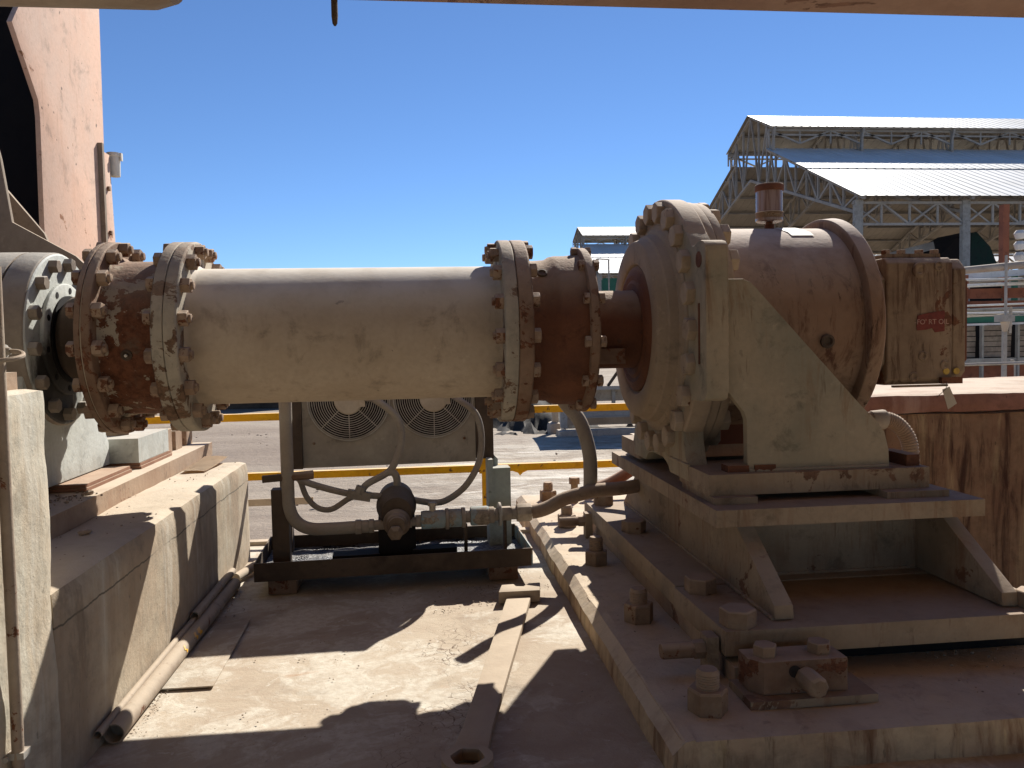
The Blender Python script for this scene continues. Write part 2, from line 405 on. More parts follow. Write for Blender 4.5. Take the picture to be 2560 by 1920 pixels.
class G:
    def __init__(s): s.bm = bmesh.new()
    def v(s, p): return s.bm.verts.new(p)
    def f(s, vs):
        try: return s.bm.faces.new(vs)
        except ValueError: return None
    def box(s, x0, x1, y0, y1, z0, z1):
        a = [s.v((x, y, z)) for z in (z0, z1) for x, y in ((x0, y0), (x1, y0), (x1, y1), (x0, y1))]
        for q in ((3, 2, 1, 0), (4, 5, 6, 7), (0, 1, 5, 4), (1, 2, 6, 5), (2, 3, 7, 6), (3, 0, 4, 7)): s.f([a[i] for i in q])
        return s
    def prism(s, pts, ax, a0, a1):
        def P(p, t): return {'x': (t, p[0], p[1]), 'y': (p[0], t, p[1]), 'z': (p[0], p[1], t)}[ax]
        A = [s.v(P(p, a0)) for p in pts]; B = [s.v(P(p, a1)) for p in pts]
        n = len(pts)
        s.f(A); s.f(B[::-1])
        for i in range(n): s.f([A[i], B[i], B[(i + 1) % n], A[(i + 1) % n]])
        bmesh.ops.recalc_face_normals(s.bm, faces=s.bm.faces[:])
        return s
    def frame(s, d):
        d = Vector(d).normalized()
        u = d.cross(Vector((0, 0, 1)))
        if u.length < 1e-4: u = Vector((1, 0, 0))
        u.normalize()
        return d, u, u.cross(d).normalized()
    def rev(s, prof, c=(0, 0, 0), d=(1, 0, 0), n=48, a0=0.):
        d, u, w = s.frame(d); c = Vector(c); rings = []
        for t, r in prof:
            if r < 1e-6: rings.append([s.v(c + d * t)])
            else: rings.append([s.v(c + d * t + (u * math.cos(a0 + 2 * math.pi * i / n) + w * math.sin(a0 + 2 * math.pi * i / n)) * r) for i in range(n)])
        for A, B in zip(rings, rings[1:]):
            for i in range(n):
                j = (i + 1) % n
                if len(A) == 1 and len(B) == 1: break
                if len(A) == 1: s.f([A[0], B[i], B[j]])
                elif len(B) == 1: s.f([A[i], B[0], A[j]])
                else: s.f([A[i], B[i], B[j], A[j]])
        if len(rings[0]) > 1: s.f(rings[0])
        if len(rings[-1]) > 1: s.f(rings[-1][::-1])
        bmesh.ops.recalc_face_normals(s.bm, faces=s.bm.faces[:])
        return s
    def cyl(s, p0, p1, r, r1=None, n=14):
        p0, p1 = Vector(p0), Vector(p1)
        return s.rev([(0, r), ((p1 - p0).length, r if r1 is None else r1)], p0, p1 - p0, n)
    def bar(s, p0, p1, w, h=None):
        p0, p1 = Vector(p0), Vector(p1); h = h or w
        d, u, k = s.frame(p1 - p0)
        A = [s.v(p0 + u * a * w / 2 + k * b * h / 2) for a, b in ((-1, -1), (1, -1), (1, 1), (-1, 1))]
        B = [s.v(p1 + u * a * w / 2 + k * b * h / 2) for a, b in ((-1, -1), (1, -1), (1, 1), (-1, 1))]
        s.f(A); s.f(B[::-1])
        for i in range(4): s.f([A[i], B[i], B[(i + 1) % 4], A[(i + 1) % 4]])
        return s
    def tube(s, pts, r, n=10, sub=6, cap=True, rf=None):
        P = [Vector(p) for p in pts]
        if sub > 1 and len(P) > 2:
            Q = [P[0] * 2 - P[1]] + P + [P[-1] * 2 - P[-2]]; out = []
            for i in range(1, len(Q) - 2):
                a, b, c, d = Q[i - 1:i + 3]
                for k in range(sub):
                    t = k / sub
                    out.append(.5 * ((2 * b) + (c - a) * t + (2 * a - 5 * b + 4 * c - d) * t * t + (3 * b - a - 3 * c + d) * t ** 3))
            out.append(P[-1]); P = out
        rings = []; u = None
        for i, p in enumerate(P):
            d = (P[min(i + 1, len(P) - 1)] - P[max(i - 1, 0)]).normalized()
            if u is None:
                u = d.cross(Vector((0, 0, 1)))
                if u.length < 1e-3: u = d.cross(Vector((1, 0, 0)))
            u = (u - d * u.dot(d)).normalized(); w = d.cross(u)
            rr = r if rf is None else r * rf(i)
            rings.append([s.v(p + (u * math.cos(2 * math.pi * k / n) + w * math.sin(2 * math.pi * k / n)) * rr) for k in range(n)])
        for A, B in zip(rings, rings[1:]):
            for i in range(n): s.f([A[i], A[(i + 1) % n], B[(i + 1) % n], B[i]])
        if cap: s.f(rings[0][::-1]); s.f(rings[-1])
        return s
    def torus(s, c, d, Rr, r, n=40, m=6):
        d, u, w = s.frame(d); c = Vector(c); rings = []
        for i in range(n):
            a = 2 * math.pi * i / n; e = u * math.cos(a) + w * math.sin(a)
            rings.append([s.v(c + e * (Rr + r * math.cos(2 * math.pi * k / m)) + d * r * math.sin(2 * math.pi * k / m)) for k in range(m)])
        for i in range(n):
            A, B = rings[i], rings[(i + 1) % n]
            for k in range(m): s.f([A[k], B[k], B[(k + 1) % m], A[(k + 1) % m]])
        bmesh.ops.recalc_face_normals(s.bm, faces=s.bm.faces[:])
        return s
    def rbox(s, x0, x1, y0, y1, z0, z1, step=.05, r=.02, amp=.004, fr=4., seed=0.):
        """Concrete block: gridded box with a worn rounded arris and an uneven face."""
        lo = Vector((x0, y0, z0)); hi = Vector((x1, y1, z1)); verts = {}
        N = [max(1, min(160, int(round((hi[i] - lo[i]) / step)))) for i in range(3)]
        def vert(i, j, k):
            key = (i, j, k)
            if key not in verts:
                p = Vector([lo[a] + (hi[a] - lo[a]) * q / N[a] for a, q in enumerate(key)])
                q = Vector([min(max(p[a], lo[a] + r), hi[a] - r) for a in range(3)])
                dd = p - q
                if sum(1 for a in range(3) if abs(dd[a]) > 1e-6) > 1:
                    chip = 1 - .35 * max(0, mnoise.noise(p * 9 + Vector((seed, 3, 1))))
                    p = q + dd.normalized() * r * chip
                nz = mnoise.fractal(p * fr + Vector((seed, seed * 2, 0)), 1, 2, 4)
                nd = (p - (lo + hi) / 2); 
                e = Vector([1 if abs(p[a] - hi[a]) < r * 1.05 else (-1 if abs(p[a] - lo[a]) < r * 1.05 else 0) for a in range(3)])
                verts[key] = s.v(p + e * amp * nz)
            return verts[key]
        for a, b, c in ((0, 1, 2), (1, 2, 0), (2, 0, 1)):
            for side in (0, N[c]):
                for i in range(N[a]):
                    for j in range(N[b]):
                        q = []
                        for di, dj in ((0, 0), (1, 0), (1, 1), (0, 1)):
                            kk = [0, 0, 0]; kk[a] = i + di; kk[b] = j + dj; kk[c] = side
                            q.append(vert(*kk))
                        s.f(q if side else q[::-1])
        return s
    def build(s, name, mat, parent=None, bevel=0., seg=2, smooth=35, label=None, kind=None):
        bm = s.bm
        if bevel:
            es = [e for e in bm.edges if len(e.link_faces) == 2 and e.calc_face_angle(0) > R(32)]
            if es: bmesh.ops.bevel(bm, geom=es, offset=bevel, segments=seg, profile=.6, affect='EDGES', clamp_overlap=True)
        me = bpy.data.meshes.new(name)
        bm.to_mesh(me); bm.free()
        if smooth:
            me.shade_smooth()
            me.set_sharp_from_angle(angle=R(smooth))
        me.materials.append(mat if not isinstance(mat, str) else M[mat])
        o = bpy.data.objects.new(name, me)
        col.objects.link(o)
        hold(o, parent)
        return tag(o, label, None, None, kind)

def put(me, name, parent, loc, d=(1, 0, 0), roll=0., scale=1.):
    """One more piece that shares a mesh whose axis is +X."""
    o = bpy.data.objects.new(name, me)
    col.objects.link(o)
    q = Vector(d).to_track_quat('X', 'Z')
    o.matrix_basis = Matrix.Translation(loc) @ q.to_matrix().to_4x4() @ Matrix.Rotation(roll, 4, 'X') @ Matrix.Scale(scale, 4)
    return hold(o, parent)

def mesh_only(g, name, mat, bevel=0., smooth=35):
    o = g.build(name, mat, None, bevel, 1, smooth)
    me = o.data
    bpy.data.objects.remove(o)
    return me

def hexmesh(name, mat, af, h, stud=0., sr=0., washer=0., dome=0.):
    g = G(); r = af / 2 / math.cos(math.pi / 6)
    t = 0.
    if washer: g.rev([(0, washer), (.005, washer)], n=16); t = .005
    g.rev([(t, r), (t + h * .9, r), (t + h, r * .93)], n=6)
    if stud:
        k = 7; pr = []
        for i in range(k): pr += [(t + h * .9 + stud * i / k, sr), (t + h * .9 + stud * (i + .5) / k, sr * .9)]
        pr.append((t + h * .9 + stud, sr * .82))
        g.rev(pr, n=14)
    if dome: g.rev([(t + h * .9, r * .86), (t + h + dome, r * .7), (t + h + dome * 1.4, r * .3), (t + h + dome * 1.45, 0)], n=12)
    return mesh_only(g, name, mat, .0008, 25)

NUT = hexmesh('nut', M['bolt'], .046, .030, .013, .015)
HEAD = hexmesh('bolt_head', M['bolt'], .044, .024)
CAPB = hexmesh('bolt_head', M['capbolt'], .068, .030)
SMALLB = hexmesh('bolt_head', M['bolt'], .036, .02)
GREYB = hexmesh('bolt_head', M['bearbarrel'], .042, .028)
BIGB = hexmesh('bolt_head', M['dustbolt'], .088, .048)
ANCH = hexmesh('nut', M['dustbolt'], .088, .062)

def ring_of(me, name, parent, x, rad, n, d, a0=0., y=3.0, z=1.07):
    for i in range(n):
        a = a0 + 2 * math.pi * i / n
        put(me, name, parent, (x, y + rad * math.cos(a), z + rad * math.sin(a)), d, random.uniform(0, 1.0))

# ================================================================== setting
g = G()
a = 900.
gv = []
xs = [-a, -60, -30] + [-15 + i * .75 for i in range(56)] + [40, 80, a]
ys = [-a, -20, 4.36] + [5 + i * .6 for i in range(45)] + [34, 45, 70, 130, 300, 4000]
xs[0], xs[-1] = -4000, 4000
grid = [[g.v((x, y, -.8 + (0.09 * mnoise.fractal(Vector((x * .35, y * .5, 0)), 1, 2, 4) if -15 < x < 27 and 4.4 < y < 34 else 0))) for x in xs] for y in ys]
for j in range(len(ys) - 1):
    for i in range(len(xs) - 1): g.f([grid[j][i], grid[j][i + 1], grid[j + 1][i + 1], grid[j + 1][i]])
ground = tag(g.build('ground', 'ground', smooth=60), kind='structure')

g = G()
nx, ny = 150, 130
X0, X1, Y0, Y1 = -2.0, 1.895, -1.5, 4.28
rows = []
for j in range(ny + 1):
    row = []
    for i in range(nx + 1):
        x = X0 + (X1 - X0) * i / nx; y = Y0 + (Y1 - Y0) * j / ny
        z = .005 * mnoise.fractal(Vector((x * 1.6, y * 1.6, 3)), 1, 2, 5) - .002
        row.append(g.v((x, y, min(z, .006))))
    rows.append(row)
for j in range(ny):
    for i in range(nx): g.f([rows[j][i], rows[j][i + 1], rows[j + 1][i + 1], rows[j + 1][i]])
floor = tag(g.build('floor', 'floor', smooth=60), kind='structure')
g = G(); g.box(-9, X0, -6, 4.28, -.85, -.004); g.box(X1, 9, -6, 4.28, -.85, -.62); g.box(X0, X1, -6, Y1, -.85, -.02)
tag(g.build('platform_slab', 'concL', smooth=0), kind='structure')
g = G(); g.rbox(-6, 6, 4.283, 4.345, -.78, .022, .08, .008, .002)
t = g.build('platform_edge', 'palebeige'); tag(t, kind='structure')

# ---------------------------------------------------------------- left foundation
lf = thing('concrete_plinth', 'long pale concrete plinth under the grey bearing, streaked and half in shadow', 'foundation', (-1.5, 3, 0))
G().rbox(-2.6, -.86, 1.951, 4.06, -.1, .476, .035, .028, .006, 3., 2.).build('block', 'concL', lf)
pr = thing('concrete_pier', 'tall pale concrete pier rising at the left edge of the photo', 'pier', (-1.3, 1.5, 0))
G().rbox(-2.2, -.856, 1.2, 1.95, -.1, .945, .03, .014, .006, 4., 5.).build('shaft', 'pier', pr)
g = G(); g.box(-1.9, -.905, 1.84, 1.925, .943, .985)
tag(g.build('steel_block', 'bed', None, .003), 'rusty steel block lying on top of the pale concrete pier', 'steel block')

bp = G(); bp.box(-2.4, -1.10, 2.05, 4.34, .474, .542)
tag(bp.build('bed_plate', 'bed', None, .004), 'long rusty steel plate running along the top of the pale concrete plinth', 'steel plate')
for i, (y0, y1, z1, x1, lab) in enumerate([(3.86, 3.955, .655, -1.185, 'narrow rusty steel stop block nearest the grey bearing foot'),
                                       (4.03, 4.13, .635, -1.19, 'middle rusty steel stop block on the far end of the steel plate'),
                                       (4.21, 4.31, .625, -1.19, 'farthest rusty steel stop block on the end of the steel plate')]):
    g = G(); g.box(-1.36, x1, y0, y1, .542, z1)
    tag(g.build('stop_block', 'bed', None, .003), lab, 'steel block', 'stop blocks on the steel plate')
for y0, y1, lab in ((2.92, 3.36, 'pair of thin rusty shim plates in front of the bearing foot'), (3.43, 3.84, 'pair of thin rusty shims under the far grey bearing foot')):
    s = thing('shim_stack', lab, 'shim plates', (-1.2, (y0 + y1) / 2, .542), 'shims on the steel plate')
    x1 = -1.165 if y0 < 3 else -1.152
    for q in range(2):
        g = G(); g.box(-1.6, x1 - .006 * q, y0 + .008 * q, y1, .5425 + .0125 * q, .554 + .0125 * q); g.build('shim_plate', 'shim', s, .001)

# bearing housing
bh = thing('bearing_housing', 'grey round bearing housing with bolted end cover at the left edge', 'bearing housing', (-1.5, 3, .55))
AX = (0, 3.0, 1.07)
g = G(); g.rev([(-2.6, .295), (-1.47, .295), (-1.465, .303), (-1.335, .303)], AX, n=64); g.build('barrel', 'bearbarrel', bh, .004)
g = G(); g.rev([(-1.328, .303), (-1.252, .301), (-1.248, .297)], AX, n=64); g.build('cover_rim', 'bearbarrel', bh, .002)
g = G(); g.rev([(-1.2478, .297), (-1.243, .292)], AX, n=64); g.build('end_cover', 'bearface', bh, .001)
g = G(); g.rev([(-1.243, .195), (-1.232, .195), (-1.229, .19), (-1.229, .1)], AX, n=48); g.build('seal_cover', 'bearface', bh, .002)
g = G(); g.rev([(-1.229, .152), (-1.222, .152)], AX, n=40); g.build('seal', 'black', bh)
hole = mesh_only(G().rev([(0, .011), (.0015, .011)], n=12), 'bolt_hole', 'black')
ring_of(hole, 'bolt_hole', bh, -1.229, .172, 10, (1, 0, 0), .2)
ring_of(GREYB, 'bolt_head', bh, -1.2435, .262, 14, (1, 0, 0), .12)
g = G(); g.prism([(2.58, .57), (3.40, .57), (3.40, .66), (3.30, .80), (3.27, 1.0), (2.73, 1.0), (2.70, .80), (2.58, .66)], 'x', -2.3, -1.262); g.build('pedestal', 'greybear', bh, .006)
for y0, y1 in ((3.43, 3.82), (2.16, 2.57)):
    g = G(); g.box(-2.2, -1.16, y0, y1, .5685, .668); g.build('foot', 'greybear', bh, .005)
put(BIGB, 'bolt_head', bh, (-1.30, 3.6, .668), (0, 0, 1), .3)
put(BIGB, 'bolt_head', bh, (-1.30, 2.36, .668), (0, 0, 1), .3)
g = G(); g.cyl((-1.55, 3.0, 1.37), (-1.55, 3.0, 1.392), .008); g.rev([(0, .012), (.012, .009), (.018, 0)], (-1.55, 3, 1.39), (0, 0, 1), 10); g.build('grease_nipple', 'greybear', bh)

# ---------------------------------------------------------------- drive shaft with couplings
ds = thing('drive_shaft', 'thick dusty horizontal drive shaft with bolted flange couplings at both ends', 'drive shaft', (-.2, 3, 1.07))
g = G(); g.rev([(-1.24, .115), (-1.20, .15), (-1.08, .15)], AX, n=48); g.build('shaft_stub', 'darkoil_and_shade', ds, .004)
g = G(); g.rev([(-1.085, .30), (-1.083, .333), (-1.068, .336), (-1.0645, .336)], AX, n=96); g.build('hub_flange', 'rustrim', ds, .002, label='brown flange plate at the far left of the shaft')
g = G(); g.rev([(-1.0645, .331), (-1.0605, .331)], AX, n=96); g.build('gasket', 'palebeige', ds)
g = G(); g.rev([(-1.0605, .335), (-1.036, .335), (-1.033, .331)], AX, n=96); g.build('hub_flange', 'rustrim', ds, .002)
g = G(); g.rev([(-1.036, .284), (-1.022, .272), (-1.0, .268), (-.88, .268), (-.853, .270)], AX, n=72); g.build('coupling_hub', 'flake', ds, .001, label='short coupling hub with pale paint flaking off red rust')
g = G(); g.rev([(-.854, .328), (-.85, .335), (-.818, .335), (-.8155, .332)], AX, n=96); g.build('coupling_flange', 'flange', ds, .002)
g = G(); g.rev([(-.8145, .332), (-.812, .335), (-.779, .335), (-.773, .330)], AX, n=96); g.build('coupling_flange', 'flange', ds, .002)
g = G(); g.rev([(-.776, .252), (-.765, .243), (-.755, .241), (.26, .241), (.272, .243), (.283, .252)], AX, n=96); g.build('tube', 'tube', ds)
g = G(); g.rev([(.276, .329), (.281, .335), (.319, .335), (.3225, .332)], AX, n=96); g.build('coupling_flange', 'flange', ds, .002)
g = G(); g.rev([(.3235, .332), (.327, .335), (.368, .335), (.374, .330)], AX, n=96); g.build('coupling_flange', 'rustrim', ds, .002, label='rustier plate of the right-hand flange pair')
g = G(); g.rev([(.372, .285), (.385, .262), (.41, .259), (.455, .262), (.47, .272), (.49, .276), (.53, .276), (.575, .282)], AX, n=72); g.build('coupling_hub', 'rusthub', ds, .001, label='dark red-brown rusted coupling hub')
g = G(); g.rev([(.572, .298), (.576, .305), (.6, .305), (.606, .299)], AX, n=96); g.build('end_disc', 'rustrim', ds, .002)
ring_of(HEAD, 'bolt', ds, -1.085, .312, 16, (-1, 0, 0), .11)
ring_of(NUT, 'nut', ds, -1.033, .309, 16, (1, 0, 0), .11)
ring_of(HEAD, 'bolt', ds, -.854, .309, 16, (-1, 0, 0), .2)
ring_of(NUT, 'nut', ds, -.7735, .300, 16, (1, 0, 0), .2)
ring_of(NUT, 'nut', ds, .2765, .300, 16, (-1, 0, 0), .06)
ring_of(HEAD, 'bolt', ds, .3735, .309, 16, (1, 0, 0), .06)
ring_of(SMALLB, 'bolt', ds, .573, .288, 12, (-1, 0, 0), .15)
ring_of(SMALLB, 'bolt', ds, .6055, .288, 12, (1, 0, 0), .15)
g = G(); g.rev([(0, .018), (.006, .018), (.007, .012), (.002, .008), (.001, 0)], (-.95, 2.7395, 1.013), (0, -1, -.2), 16); g.build('grease_plug', 'darkoil_and_shade', ds)
g = G(); g.rev([(0, .005), (.006, .005), (.007, 0)], (-.95, 2.733, 1.0115), (0, -1, -.2), 10); g.build('grease_nipple', 'wire', ds)
g = G(); g.rev([(0, .019), (.008, .019), (.009, .013), (.003, .010), (.002, 0)], (.425, 2.83, 1.268), (0, -.65, .76), 16); g.build('grease_plug', 'darkoil_and_shade', ds)

# ---------------------------------------------------------------- gearbox
gb = thing('gearbox', 'large dusty planetary gearbox with a ring of fat bolts and a triangular side bracket', 'gearbox', (1.2, 3, .53))
g = G(); g.rev([(.606, .146), (.79, .146), (.81, .15)], AX, n=48); g.build('output_shaft', 'rusthub', gb)
g = G(); g.box(.607, .725, 2.842, 2.90, .945, 1.0); g.build('shaft_key', 'rustrim', gb, .003)
g = G(); g.rev([(.792, .147), (.788, .172), (.795, .185), (.79, .20), (.797, .222), (.803, .234), (.83, .236)], AX, n=72); g.build('seal_ring', 'rusthub', gb, .001)
g = G(); g.rev([(.812, .238), (.8, .244), (.797, .25), (.795, .318), (.80, .327), (.828, .338), (.832, .345), (.862, .352), (.866, .366), (.874, .372), (.878, .385), (.886, .388)], AX, n=96); g.build('end_cover', 'beige', gb, .0015)
g = G(); g.rev([(.884, .46), (.885, .474), (.891, .479), (.952, .479), (.956, .476)], AX, n=128); g.build('ring_flange', 'beige', gb, .002)
g = G(); g.rev([(.958, .469), (.989, .469)], AX, n=128); g.build('ring_flange', 'beige', gb, .003)
g = G(); g.rev([(.991, .466), (1.022, .466)], AX, n=128); g.build('ring_flange', 'beige', gb, .003)
ring_of(CAPB, 'bolt', gb, .884, .432, 23, (-1, 0, 0), math.pi / 2 - .05)
ring_of(CAPB, 'bolt', gb, 1.022, .432, 23, (1, 0, 0), math.pi / 2 - .05)
g = G(); g.rev([(1.02, .372), (1.53, .372)], AX, n=96); g.build('casing', 'gearcase', gb)
g = G(); g.rev([(1.512, .392), (1.518, .406), (1.562, .410), (1.570, .402)], AX, n=96); g.build('end_flange', 'gearcase', gb, .003)
g = G(); g.rev([(1.57, .29), (1.64, .27)], AX, n=64); g.build('motor_neck', 'motor', gb, .004)
g = G(); g.box(.80, .86, 2.93, 2.99, 1.462, 1.474); g.bm.free(); 
# lifting lug on the cover
g = G(); g.box(.885, .955, 2.70, 2.76, 1.36, 1.385); g.build('lug', 'rustrim', gb, .003)
# saddle plate in YZ with square shoulders and arched feet
def sadd():
    half = [(2.99, .592), (2.93, .591), (2.89, .583), (2.86, .568), (2.838, .548), (2.63, .548), (2.637, .585), (2.66, .62), (2.683, .68), (2.688, .735), (2.668, .79), (2.635, .818), (2.60, .826), (2.49, .830), (2.465, .838), (2.45, .86), (2.45, 1.30), (2.456, 1.322), (2.472, 1.336), (2.495, 1.341), (2.53, 1.338), (2.56, 1.331), (2.585, 1.333), (2.61, 1.36), (2.66, 1.40)]
    other = [(6 - y, z) for y, z in half]
    return half[::-1] + other
g = G(); g.prism(sadd(), 'x', .8835, .957)
sp = g.build('saddle_plate', 'greygreen', gb, .004)
g = G(); g.rev([(0, .026), (.003, .026)], (.8815, 2.512, 1.282), (1, 0, 0), 24); g.build('bolt_hole', 'rusthub', gb)
g = G(); g.box(.8815, .886, 2.505, 2.520, .948, 1.143); g.build('slot', 'rusthub', gb)
gus = [(.973, 1.222), (1.045, 1.222), (1.068, 1.212), (1.085, 1.196), (1.455, .794), (1.50, .752), (1.535, .706), (1.55, .647), (1.553, .601), (1.057, .601), (1.055, .76), (1.045, .787), (1.025, .812), (.973, .862)]
gus = [(max(.958, x * .9725), 1.03 - (1.03 - z) * .9725 if z > .602 else z) for x, z in gus]
for y0 in (2.478, 3.49):
    g = G(); g.prism(gus, 'y', y0, y0 + .034); g.build('gusset', 'greygreen', gb, .003)
for y0, y1 in ((2.440, 2.735), (3.265, 3.56)):
    g = G(); g.box(.886, 1.625, y0, y1, .534, .6005); g.build('foot_plate', 'pedestal', gb, .004)
g = G(); g.prism([(.98, .62), (1.5, .62), (1.5, .70), (.98, .70)], 'y', 3.0, 3.12); g.build('cross_beam', 'rusted', gb, .004)
g = G(); g.box(1.0, 1.56, 3.2, 3.4, .60, .66); g.build('cross_beam', 'rusted', gb, .004)
for x in (.99, 1.08):
    g = G(); g.box(x - .03, x + .04, 2.472, 2.53, .6005, .622); g.build('clamp', 'rusthub', gb, .004)
g = G(); g.box(1.565, 1.61, 2.47, 2.62, .6005, .638); g.build('clamp', 'rusthub', gb, .004)
g = G(); g.box(.89, 1.03, 2.405, 2.72, .5125, .5335); g.build('shim', 'pedestal', gb, .002)
g = G(); g.box(1.45, 1.66, 2.39, 2.70, .5125, .5335); g.build('shim', 'pedestal', gb, .002)
def bead(pts, r_, mat, parent):
    P = []
    for a_, b_ in zip(pts, pts[1:]):
        a_, b_ = Vector(a_), Vector(b_); n_ = max(2, int((b_ - a_).length / .008))
        for q in range(n_): P.append(a_.lerp(b_, q / n_))
    P.append(Vector(pts[-1]))
    g = G(); g.tube(P, r_, 6, 1, True, lambda i: 1.0 + .22 * math.sin(i * 1.9) + .12 * math.sin(i * 5.3))
    return g.build('weld_bead', mat, parent, 0, 2, 60)
bead([(.960, 2.479, .87), (.960, 2.479, 1.21)], .006, 'greygreen', gb)
bead([(1.032, 2.477, .603), (1.505, 2.477, .603)], .0065, 'greygreen', gb)
bead([(.884, 2.63, .603), (.884, 2.84, .603)], .0055, 'greygreen', gb)
# nameplate lying on the casing, bolt ring plug
def onc(x, a, r=.3725): return (x, 3 - r * math.sin(a), 1.07 + r * math.cos(a))
g = G()
pts = [(x, a) for a in (.16, .29, .42, .52) for x in (1.325, 1.41)]
vs = [g.v(onc(x + (.012 if a > .3 else 0), a, .375)) for x, a in pts]
for i in range(3): g.f([vs[2 * i], vs[2 * i + 1], vs[2 * i + 3], vs[2 * i + 2]])
o = g.build('nameplate', 'metalplate', gb)
g = G(); g.rev([(0, .024), (.01, .024), (.012, .016), (.003, .012), (.002, 0)], (1.375, 2.632, 1.013), (0, -1, -.15), 18); g.build('oil_plug', 'darkoil_and_shade', gb)

# motor at the gearbox end
mo = thing('drive_motor', 'square rust-streaked motor casing with a faded red oil label', 'motor', (1.85, 3, .845))
def octo(h, c, z=1.078): return [(3 - h, z - h + c), (3 - h + c, z - h), (3 + h - c, z - h), (3 + h, z - h + c), (3 + h, z + h - c), (3 + h - c, z + h), (3 - h + c, z + h), (3 - h, z + h - c)]
g = G(); g.prism(octo(.222, .07), 'x', 1.615, 1.675); g.build('neck_block', 'motor', mo, .006)
g = G(); g.prism(octo(.232, .022), 'x', 1.675, 1.93); g.build('casing', 'motor', mo, .008, 3)
g = G(); g.prism(octo(.228, .04), 'x', 1.932, 1.985); g.build('end_cap', 'motor', mo, .008, 3)
g = G(); g.prism(octo(.205, .06), 'x', 1.985, 2.008); g.build('end_plate', 'rusthub', mo, .006, 3)
g = G(); g.box(1.69, 1.90, 2.80, 3.2, 1.3105, 1.325); g.build('lid', 'motor', mo, .003)
for x in (1.70, 1.76, 1.83, 1.89):
    for y in (2.82, 3.18): put(SMALLB, 'bolt', mo, (x, y, 1.325), (0, 0, 1), .4, .8)
boss = mesh_only(G().rev([(0, .03), (.006, .028), (.007, .014), (.004, .012), (.004, 0)], n=18), 'boss', 'motor', .001)
for x, z in ((1.80, 1.262), (1.875, 1.275), (1.815, .95), (1.78, .875), (1.90, .915)): put(boss, 'boss', mo, (x, 2.768, z), (0, -1, 0), 0, 1. if z > 1.26 and x < 1.85 else .62)
for x in (1.905, 1.945):
    g = G(); g.rev([(0, .013), (.003, .012)], (x, 2.767, .893), (0, -1, 0), 10); g.build('paint_dab', 'yellowdab', mo)
g = G(); g.box(1.88, 1.96, 2.752, 2.772, .848, .872); g.build('drain_block', 'rusthub', mo, .005)
g = G(); g.box(1.70, 1.91, 2.762, 2.78, .838, .8455); g.build('bottom_rail', 'motor', mo, .001)
g = G()
lab = [(1.788, 1.055), (1.792, 1.098), (1.828, 1.106), (1.872, 1.112), (1.897, 1.114), (1.897, 1.04), (1.86, 1.036), (1.85, 1.052), (1.825, 1.046), (1.79, 1.044)]
g.prism(lab, 'y', 2.7655, 2.7675); red = g.build('label', 'redlabel', mo, 0, label='torn red label reading FO RT OIL')

def text(body, size, mat, name, parent, place):
    cu = bpy.data.curves.new(name, 'FONT'); cu.body = body; cu.size = size; cu.align_x = 'CENTER'; cu.align_y = 'CENTER'; cu.extrude = .0004; cu.resolution_u = 3
    to = bpy.data.objects.new(name, cu); col.objects.link(to)
    bpy.context.view_layer.update()
    me = bpy.data.meshes.new_from_object(to.evaluated_get(bpy.context.evaluated_depsgraph_get()))
    bpy.data.objects.remove(to)
    for v in me.vertices: v.co = place(v.co)
    me.materials.clear(); me.materials.append(M[mat])
    o = bpy.data.objects.new(name, me); col.objects.link(o); hold(o, parent)
    return o
text("-FO' RT OIL", .026, 'labeltext', 'lettering', red, lambda c: Vector((1.846 + c.x, 2.765 - c.z, 1.074 + c.y)))

tg = thing('paper_tag', 'grey paper tag hanging by a wire below the motor casing', 'tag', (1.9, 2.74, .76))
g = G(); g.prism([(1.874, .828), (1.902, .838), (1.931, .776), (1.897, .755)], 'y', 2.742, 2.7435); g.build('card', 'tagcard', tg)
g = G(); g.tube([(1.888, 2.742, .83), (1.893, 2.745, .85), (1.90, 2.755, .853)], .0012, 5, 4); g.tube([(1.888, 2.742, .83), (1.87, 2.742, .815), (1.852, 2.743, .80)], .0012, 5, 4); g.build('wire', 'darkoil_and_shade', tg)

# breather
br = thing('breather', 'small brown canister breather with dark cap standing on the gearbox casing', 'breather', (1.335, 3, 1.44))
BC = (1.335, 3.0, 0)
g = G(); g.rev([(1.436, .018), (1.462, .018), (1.463, .013), (1.476, .013)], BC, (0, 0, 1), 16); g.build('stem', 'rusthub', br, .001)
g = G(); g.rev([(1.470, .046), (1.474, .051), (1.505, .051), (1.507, .0505)], BC, (0, 0, 1), 40); g.build('base_cup', 'plastic', br, .001)
g = G(); g.rev([(1.507, .0495), (1.594, .0495)], BC, (0, 0, 1), 40); g.build('canister', 'plastic', br)
g = G(); g.rev([(1.586, .0515), (1.588, .0535), (1.608, .0535), (1.613, .050), (1.615, .03), (1.6155, 0)], BC, (0, 0, 1), 40); g.build('cap', 'rusthub', br, .001)
g = G(); g.torus((1.335, 3, 1.5065), (0, 0, 1), .0508, .0012, 40, 6); g.build('seam_ring', 'palebeige', br)
g = G(); g.rev([(1.484, .0516), (1.5045, .0516)], BC, (0, 0, 1), 40); lb = g.build('label_band', 'breatherlabel', br)
def bend(c):
    an = c.x / .0522
    return Vector((1.335 + (.0522 + c.z) * math.sin(an), 3 - (.0522 + c.z) * math.cos(an), 1.4945 + c.y))
text('TriCeptor', .0185, 'breathertext', 'lettering', lb, bend)

